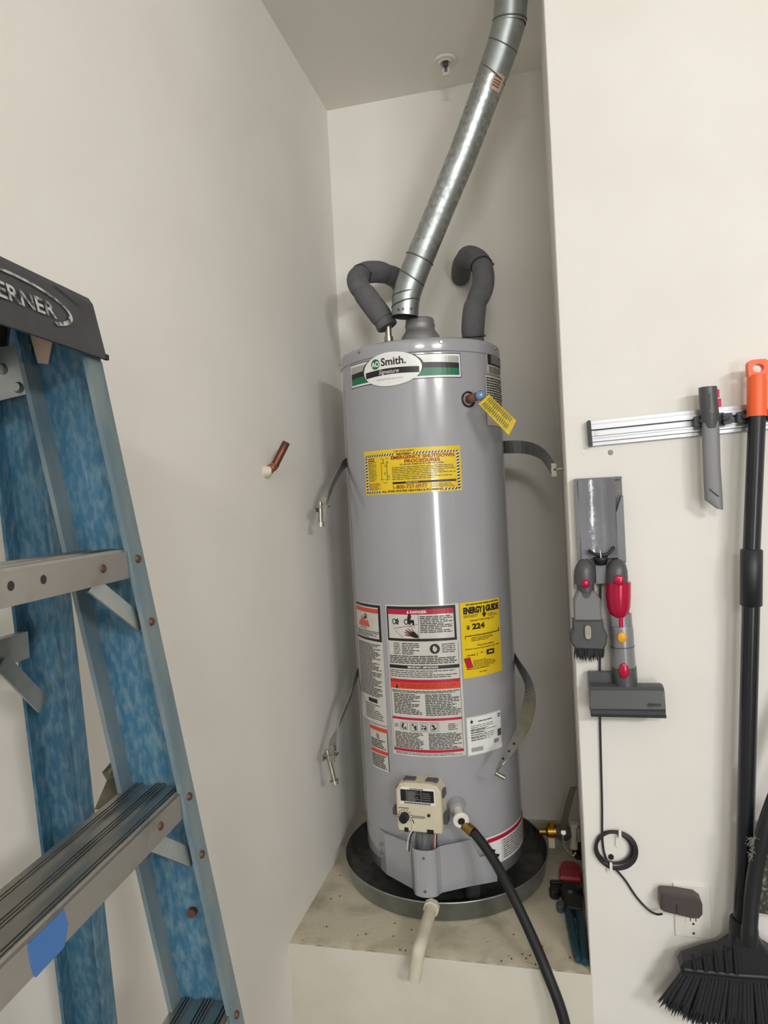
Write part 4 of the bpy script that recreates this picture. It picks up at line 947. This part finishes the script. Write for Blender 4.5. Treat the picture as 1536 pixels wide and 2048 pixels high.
# mini motorised head
mh = thing('motorised_brush_head', tuple(at(1252, 1425, TY)), 'crimson and grey motorised vacuum head hanging from the right spigot of the dock', 'vacuum tool')
MB().loft(prow([(1211, 1164, 1262, 1164, .0275), (1211, 1190, 1262, 1190, .0275), (1214, 1215, 1261, 1213, .0265), (1218, 1227, 1258, 1226, .024), (1226, 1234, 1252, 1234, .018)], TY)).build('crimson_collar', 'crim', mh)
MB().loft(prow([(1226, 1152, 1248, 1152, .0265), (1226, 1168, 1248, 1168, .0285)], TY)).build('collar_tongue', 'crim', mh)
MB().loft(prow([(1231, 1230, 1250, 1230, .019), (1232, 1252, 1250, 1252, .019)], TY)).build('collar_stem', 'crim', mh)
MB().loft(prow([(1217, 1228, 1263, 1226, .017), (1219, 1255, 1265, 1253, .017)], TY)).build('hinge_sleeve', 'nick', mh)
MB().loft(prow([(1219, 1252, 1265, 1250, .024), (1221, 1262, 1267, 1260, .0262), (1223, 1300, 1269, 1298, .0265), (1225, 1336, 1272, 1334, .0265)], TY)).build('barrel', 'nick', mh)
MB().loft(prow([(1221, 1292, 1269.5, 1290, .0268), (1221, 1294, 1269.5, 1292, .0268)], TY)).build('barrel_seam', 'dark', mh)
MB().loft(prow([(1223, 1334, 1273, 1332, .0268), (1226, 1365, 1275, 1362, .028), (1238, 1384, 1269, 1383, .030), (1250, 1392, 1262, 1392, .030)], TY)).build('neck', 'dark', mh)
p = at(1245, 1275, TY-.0265)
for (px, py, w_, h_, m, nm, dep) in ((1244, 1275, .0105, .0125, 'amber', 'lock_button', .0265), (1248, 1342, .0115, .0185, 'crim', 'release_button', .0275), (1238, 1161, .0120, .0125, 'crim', 'tongue_button', .0265)):
    p = at(px, py, TY-dep); MB().sph(p, 1., 18, (w_, .004, h_)).build(nm, m, mh)
hl, hr = at(1180, 1396, TY-.005), at(1326, 1396, TY-.005); rr_ = .034
bd = MB(); prof = [(-.030, .026), (-.022, .033), (-.006, .036), (.010, .034), (.026, .026), (.032, .010), (.032, -.034), (-.032, -.034), (-.036, -.015)]
bd.loft([[V((x, hl.y+py_, hl.z+(hr.z-hl.z)*((x-hl.x)/(hr.x-hl.x))+pz_*sc_)) for py_, pz_ in prof] for x, sc_ in ((hl.x, .93), (hl.x+.002, 1), (hr.x-.004, .97), (hr.x, .9))], False)
bdo = bd.build('brush_housing', 'dark', mh)
a, b_ = at(1176, 1343, TY+.012), at(1224, 1372, TY+.02); MB().box((a.x, TY+.005, b_.z), (b_.x, TY+.022, a.z)).build('rear_cowl', 'dark', mh)
MB().box((hl.x-.001, hl.y-.0335, hl.z-.034), (hr.x+.001, hl.y+.030, hl.z-.0275)).build('sole_strip', 'ink', mh)
MB().box((hl.x+.0, hl.y-.0375, hl.z-.0165), (hr.x-.001, hl.y-.034, hl.z-.0155)).build('housing_seam', 'ink', mh)
vs_, fs_ = glyphs('dyson', .01); tx0 = at(1295, 1412, TY-.042); tm = MB(); tm._add([V((tx0.x+.0125*x, hl.y-.0385-.0002, tx0.z+.0125*y)) for x, y in vs_], fs_); tm.build('lettering', 'ink', bdo, fix=False)

# ------------------------------------------------------------------ charging cable, clips, charger, outlet
cb = thing('charging_cable', tuple(at(1320, 1831, FW-.012)), 'thin black charging cable coiled on the right wall below the dock', 'cable')
CY = FW-.006
run = [at(1201, 1160, CY-.012), at(1200, 1300, CY), at(1200, 1430, CY), at(1204, 1600, CY), at(1205, 1680, CY), at(1212, 1716, CY), at(1228, 1738, CY-.003)]
cc = at(1232, 1699, CY); rx_, rz_ = (at(1275, 1699, CY)-cc).length, (at(1232, 1661, CY)-cc).length
cable = smoothpath(run, 8); MB().sweep(cable, .0026, 8).build('cable_run', 'cable', cb)
for k in range(5):
    s_ = 1-.055*k; rnd = random.Random(k); ph = rnd.uniform(0, 6)
    ring_ = [cc+V(((rx_*s_)*math.cos(a)*(1+.025*math.sin(2*a+ph))-.0012*k, -.002-.0028*(k % 3)+.001*math.sin(a+ph), (rz_*(s_*.98+.02))*math.sin(a)*(1+.02*math.cos(3*a+ph))+.0015*k)) for a in [2*math.pi*j/48 for j in range(48)]]
    MB().sweep(ring_, .0026, 8, closed=True).build('cable_loop', 'cable', cb)
MB().sweep(smoothpath([at(1230, 1737, CY-.004), at(1250, 1760, CY), at(1272, 1793, CY), at(1295, 1818, CY-.004), at(1312, 1828, CY-.010), at(1324, 1828, CY-.02)], 7), .0026, 8).build('cable_run', 'cable', cb)
for k, (px, py) in enumerate(((1240, 1668), (1222, 1733))):
    lab_ = ('clear plastic clip at the top of the cable coil', 'clear plastic clip at the bottom of the cable coil')[k]
    t = thing('cable_clip', tuple(at(px, py, FW)), lab_, 'clip'); p = at(px, py, FW-.016)
    MB().box((p.x-.003, p.y-.002, p.z-.011), (p.x+.003, p.y+.002, p.z+.010), .001).build('hook', 'clear', t)
    q = at(px-3, py+14 if k == 0 else py+6, FW); hh = .013 if k == 0 else .007; MB().box((q.x-.007, FW-.005, q.z-hh), (q.x+.007, FW, q.z+hh), .003).build('pad', 'clear', t)
p = at(1222, 1713, FW); tag(MB().cyl((p.x, FW+.0, p.z), (p.x, FW-.003, p.z), .0065, n=16).build('wall_plug', 'ink', None, (p.x, FW, p.z)), 'dark round plug hole in the wall inside the cable coil', 'wall plug')
for k, (px, py) in enumerate(((1167, 905), (1221, 905))):
    p = at(px, py, FW); m_ = MB(); m_.lathe((0, 0, 0), [(0, .0015), (.0025, .0015), (.005, .001), (.0065, 0)], 14); m_.v = [V((p.x+v.x, FW-v.z, p.z+v.y)) for v in m_.v]
    tag(m_.build('filled_screw_hole', ('wall', 'inkl')[k], None, (p.x, FW, p.z)), ('raised filled screw hole left below the rail end', 'small dark screw hole below the rail')[k], 'screw hole')
ou = thing('wall_outlet', tuple(at(1385, 1877, FW)), 'white wall outlet plate behind the brown charger', 'outlet')
oA, oD = at(1343, 1763, FW), at(1426, 1878, FW); ox = (oA.x+oD.x)/2; oz = (oA.z+oD.z)/2
MB().prism([(ox-.041, oz-.064), (ox+.041, oz-.064), (ox+.041, oz+.064), (ox-.041, oz+.064)], FW-.006, FW, .003).build('face_plate', 'white', ou)
for s_ in (-.020, .020):
    so_ = MB().prism([(ox+.017*math.copysign(abs(math.cos(a))**.7, math.cos(a)), oz+s_+.0145*math.copysign(abs(math.sin(a))**.5, math.sin(a))) for a in [2*math.pi*k/24 for k in range(24)]], FW-.008, FW-.004).build('socket', 'white', ou)
    for dx in (-.006, .006): MB().box((ox+dx-.001, FW-.0085, oz+s_-.002), (ox+dx+.001, FW-.007, oz+s_+.007)).build('slot', 'ink', so_)
    MB().cyl((ox, FW-.0078, oz+s_-.0085), (ox, FW-.0086, oz+s_-.0085), .0027, n=12).build('ground_hole', 'ink', so_)
for z in (oz, oz-.052): MB().cyl((ox, FW-.006, z), (ox, FW-.0072, z), .003, n=10).build('screw', 'steel', ou)
ch = thing('plug_in_charger', tuple(at(1364, 1840, FW-.03)), 'dark brown plug-in charger block in the wall outlet', 'charger')
CHY = FW-.045
MB().prism([H_(1321, 1793, CHY), H_(1326, 1788, CHY), H_(1352, 1790, CHY), H_(1392, 1797, CHY), H_(1404, 1806, CHY), H_(1406, 1812, CHY), H_(1406, 1832, CHY), H_(1399, 1840, CHY), H_(1385, 1840, CHY), H_(1328, 1826, CHY), H_(1321, 1820, CHY)], CHY, FW-.009, .006).build('case', 'brown', ch)
a, b_ = at(1353, 1809, CHY), at(1354, 1826, CHY); MB().box((a.x-.001, CHY-.0008, b_.z), (a.x+.001, CHY+.001, a.z)).build('mould_line', 'ink', ch)

# ------------------------------------------------------------------ step ladder
ld = thing('step_ladder', (-.55, .53, ZF), 'blue fibreglass step ladder with aluminium steps standing by the left wall', 'ladder')
AZ = math.radians(-4.75); dd_ = V((math.sin(AZ), math.cos(AZ), 0)); nn_ = V((math.cos(AZ), -math.sin(AZ), 0))
P0 = V((-.4811, .7134, 1.1554)); DS = V((.0266, .0377, -.3))/.3   # front flange edge of the far front rail, and its change per metre down
MIDY = .515
def fpt(z): return P0+DS*(P0.z-z)                                   # far rail, inner front flange edge at height z
def near(p):                                                         # mirror through the ladder's middle plane
    c = V((-.481, MIDY, p.z)); t = (p-c).dot(dd_); return p-dd_*2*t
def rear(z): k = (1.194-z); return V((-.594-.0431*k, .725+.118*k, z))
def channel(ptf, z0, z1, depth, fl, mir, name, m, th=.0045):
    prof = [(0, 0), (0, fl), (-depth, fl), (-depth, 0), (-depth+th, 0), (-depth+th, fl-th), (-th, fl-th), (-th, 0)]
    rings = []
    for z in (z0, z1):
        p = ptf(z); rg_ = [p+nn_*a+dd_*b for a, b in prof]
        rings.append([near(x) for x in rg_] if mir else rg_)
    return MB().loft(rings, False).build(name, m, ld)
for mir in (0, 1):
    channel(fpt, ZF, 1.435, .083, .030, mir, 'front_rail', 'fibre')
    channel(rear, ZF, 1.435, .066, .026, mir, 'rear_rail', 'fibre')
    # worn lips of the front rail
    for off in (0, -.083):
        rings = []
        for z in (ZF+.02, 1.375):
            p = fpt(z)+nn_*off; sgn = 1 if off == 0 else -1
            rg_ = [p+nn_*(.0007*sgn)+dd_*(-.0006), p+nn_*(.0007*sgn)+dd_*.0305, p+dd_*.0252+nn_*(-.0052*sgn), p+nn_*(-.0052*sgn)+dd_*(-.0006)]
            rings.append([near(x) for x in rg_] if mir else rg_)
        MB().loft(rings, False).build('rail_lip', 'fibrew', ld)
    for zf_ in (1,):
        p = fpt(ZF+.01)-nn_*.04+dd_*.012; p = near(p) if mir else p; MB().box((p.x-.05, p.y-.025, ZF), (p.x+.05, p.y+.025, ZF+.05)).build('foot', 'black', ld)
        p = rear(ZF+.01)-nn_*.033+dd_*.012; p = near(p) if mir else p; MB().box((p.x-.035, p.y-.022, ZF), (p.x+.04, p.y+.022, ZF+.05)).build('foot', 'black', ld)
# steps with ribbed treads
for k in range(5):
    z = P0.z-.3*k; f = fpt(z); a = f+dd_*.024; b_ = near(a)
    n0 = -.0010
    D_t = .081
    prof = [(n0, -.034), (n0, -.003)]
    for gi, (c0_, cnt) in enumerate(((.004, 3), (.030, 4), (.060, 3))):
        for j in range(cnt):
            x = n0-c0_-.0042*j; prof += [(x, -.0032), (x-.0006, 0), (x-.0024, 0), (x-.0030, -.0032)]
    prof += [(n0-D_t, -.0032), (n0-D_t, -.034), (n0-D_t+.002, -.034), (n0-D_t+.002, -.0055), (n0-.002, -.0055), (n0-.002, -.034)]
    st = MB().loft([[q_+nn_*x+V((0, 0, zz)) for x, zz in prof] for q_ in (a, b_)], False).build('step', 'alu', ld)
    for mir in (0, 1):
        for dn, dzv, on in ((-.010, -.013, 0), (-.010, -.090, 0)):
            p = fpt(z+dzv)+dd_*.014+nn_*.0008; p = near(p) if mir else p; MB().cyl(p, p+nn_*.003, .0052, .0040, 12).build('rivet', 'rust', ld)
        p = fpt(z-.017)+nn_*-.0035-dd_*.055; p = near(p) if mir else p; MB().cyl(p, p+nn_*.0025, .0055, .0042, 12).build('rivet', 'rust', ld)
        a_ = fpt(z-.034)+nn_*-.018-dd_*.058; c_ = fpt(z-.093)+nn_*-.008+dd_*.008
        if mir: a_, c_ = near(a_), near(c_)
        MB().ribbon([(a_, V((.0, .017, .012)) if not mir else V((0, .017, -.012))), (c_, V((.0, .017, .012)) if not mir else V((0, .017, -.012)))], .003).build('step_brace', 'galvs', ld)
    if k == 0:
        for off_, m_ in ((.20, 'ink'), (.155, 'ink')):
            p = f-dd_*off_+nn_*-.0030+V((0, 0, -.016)); MB().cyl(p, p+nn_*.0023, .0045, n=10).build('hole', m_, st)
    if k == 1:
        p = f-dd_*.256; 
        tpm = MB(); tpm._add([p+nn_*-.0002+dd_*s_+V((0, 0, zz)) for s_, zz in ((-.026, -.004), (.022, -.004), (.026, -.020), (.019, -.036), (-.020, -.036), (-.024, -.022))]+[p+nn_*-.0012+dd_*s_+V((0, 0, zz)) for s_, zz in ((-.026, -.004), (.022, -.004), (.026, -.020), (.019, -.036), (-.020, -.036), (-.024, -.022))], [(0, 1, 2, 3, 4, 5), (11, 10, 9, 8, 7, 6)]+[(i, (i+1) % 6, 6+(i+1) % 6, 6+i) for i in range(6)])
        tpm.build('tape_patch', 'tape', st)['label'] = 'piece of blue painters tape'
# rear cross bars with braces
for z in (1.045, .42, -.15):
    a = rear(z)-dd_*.032-nn_*.03; b_ = near(a); MB().ribbon([(a, V((0, 0, .032))), (b_, V((0, 0, .032)))], .012).build('rear_bar', 'galvs', ld)
    for mir in (0, 1):
        a_ = rear(z-.010)+nn_*-.02-dd_*.085; c_ = rear(z-.080)+nn_*-.024-dd_*.020
        if mir: a_, c_ = near(a_), near(c_)
        MB().ribbon([(a_, V((0, .016, .014)) if not mir else V((0, .016, -.014))), (c_, V((0, .016, .014)) if not mir else V((0, .016, -.014)))], .003).build('rear_brace', 'galvs', ld)
# folding spreader behind the second step
for mir in (0, 1):
    pts = [at(232, 1513, .80), at(205, 1544, .79), at(215, 1560, .79), at(190, 1618, .78), at(240, 1618, .80), at(250, 1540, .81)]
    if mir: pts = [near(p) for p in pts]
    m_ = MB(); plate(m_, pts, dd_*.0015); m_.build('spreader', 'olive', ld)
p = at(390, 1817, .80); MB().cyl(p+dd_*-.012, p+dd_*.02, .0058, n=14).build('rivet', 'rust', ld)
# head plates under the cap
for mir in (0, 1):
    q_ = [rear(1.40)+nn_*.004-dd_*.004, rear(1.40)-nn_*.075-dd_*.004, rear(1.335)-nn_*.075-dd_*.004, rear(1.345)-nn_*-.002-dd_*.004]
    if mir: q_ = [near(p) for p in q_]
    m_ = MB(); plate(m_, q_, dd_*.0015); hp_ = m_.build('head_plate', 'galvs', ld)
    for dn, zz in ((-.036, 1.375), (-.018, 1.352)):
        p = rear(zz)+nn_*dn-dd_*.006; p2 = p-dd_*.004
        if mir: p, p2 = near(p), near(p2)
        MB().cyl(p, p2, .007, .005, 12).build('rivet', 'galvs', hp_)
    q_ = [fpt(1.41)-nn_*.046+dd_*.022, fpt(1.41)-nn_*.076+dd_*.022, fpt(1.378)-nn_*.074+dd_*.022, fpt(1.376)-nn_*.062+dd_*.022]
    if mir: q_ = [near(p) for p in q_]
    m_ = MB(); plate(m_, q_, dd_*.001); m_.build('gusset', 'tan', ld)
# top cap
ce = V((-.4985, .722, 1.3765)); bot_f = ce; W_ = .135
def capring(far, w0):
    base = ce if far else near(ce)
    s_ = 1 if far else -1
    return base
L2 = ce-near(ce); Lc = L2.length; u_ = dd_
m_ = MB(); prof = [(.004, 0), (.004, .006), (0, .008), (-.012, .066), (-.017, .074), (-.026, .078), (-.110, .078), (-.120, .072), (-.133, .008), (-.136, .006), (-.136, 0), (-.132, 0), (-.116, .070), (-.108, .074), (-.028, .074), (-.020, .070), (-.015, .062), (-.003, .004), (0, 0)]
def ringc(t, dz_top=0, ins=0): return [ce-u_*t+nn_*(a*(1-ins) if a < 0 else a)+V((0, 0, b*(1-ins*.35))) for a, b in prof]
m_.loft([ringc(.012, ins=.06), ringc(.0, ins=0) if False else ringc(.004), ringc(Lc-.004), ringc(Lc-.012, ins=.06)], False)
cap = m_.build('top_cap', 'cap', ld)
m_ = MB()
pr2 = [(-.040, .077), (-.043, .086), (-.105, .086), (-.110, .077)]
m_.loft([[ce-u_*t+nn_*a+V((0, 0, b)) for a, b in pr2] for t in (.085, Lc-.085)], False); m_.build('tool_tray', 'cap', cap)
# face frame of the cap for worn lettering and oval
fo = ce+nn_*.001; fu = (nn_*-.012+V((0, 0, .058))).normalized(); fn_ = (nn_*.058+V((0, 0, .012))).normalized()
def capP(s_, t_, lift=.0012): return fo-u_*s_+fu*t_+V((0, 0, .008))+fn_*lift       # s along the cap from the far end, t up the face
vs_, fs_ = glyphs('WERNER', .02)
wx = max(v[0] for v in vs_); hy_ = max(v[1] for v in vs_)
m_ = MB(); m_._add([capP(.090+.120*(1-x/wx), .020+.0165*y/hy_) for x, y in vs_], fs_); m_.build('lettering', 'worn', cap, fix=False)
m_ = MB()
for (rx2, rz2, w2, m0, m1) in ((.090, .0225, .0030, .0, .30), (.090, .0225, .0045, .86, 1.0)):
    n_ = 24; vs = []
    for k in range(n_+1):
        a = 2*math.pi*(m0+(m1-m0)*k/n_)
        vs += [capP(.150-rx2*math.cos(a), .029+rz2*math.sin(a)), capP(.150-(rx2-w2*1.6)*math.cos(a), .029+(rz2-w2)*math.sin(a))]
    m_._add(vs, [(2*k, 2*k+1, 2*k+3, 2*k+2) for k in range(n_)])
m_.build('oval_mark', 'worn', cap, fix=False)['kind'] = 'stuff'
# slot openings in the cap face
m_ = MB(); m_._add([capP(s_, t_, .0006) for s_, t_ in ((.075, .058), (.030, .046), (.040, .050), (.082, .062))], [(0, 1, 2, 3)]); m_.build('slot', 'ink', cap, fix=False)

# grit and paint crumbs on the platform top
gr = MB(); rnd = random.Random(77)
for k in range(80):
    e_ = rnd.random()
    if e_ < .45: x, y = XL+rnd.random()**2*.16+.003, rnd.uniform(Y1+.02, Y2-.05)
    elif e_ < .8: x, y = rnd.uniform(XL+.02, XR-.02), Y1+.01+rnd.random()**2*.12
    else: x, y = XR-.004-rnd.random()**2*.05, rnd.uniform(Y1+.02, 2.05)
    r_ = rnd.choice((.0008, .0012, .0016, .0026)); gr.sph((x, y, r_*.4), r_, 6, (1, 1, .6))
go = gr.build('grit', 'rust', None); go['kind'] = 'stuff'; tag(go, 'dark grit and crumbs scattered on the platform top', 'grit')
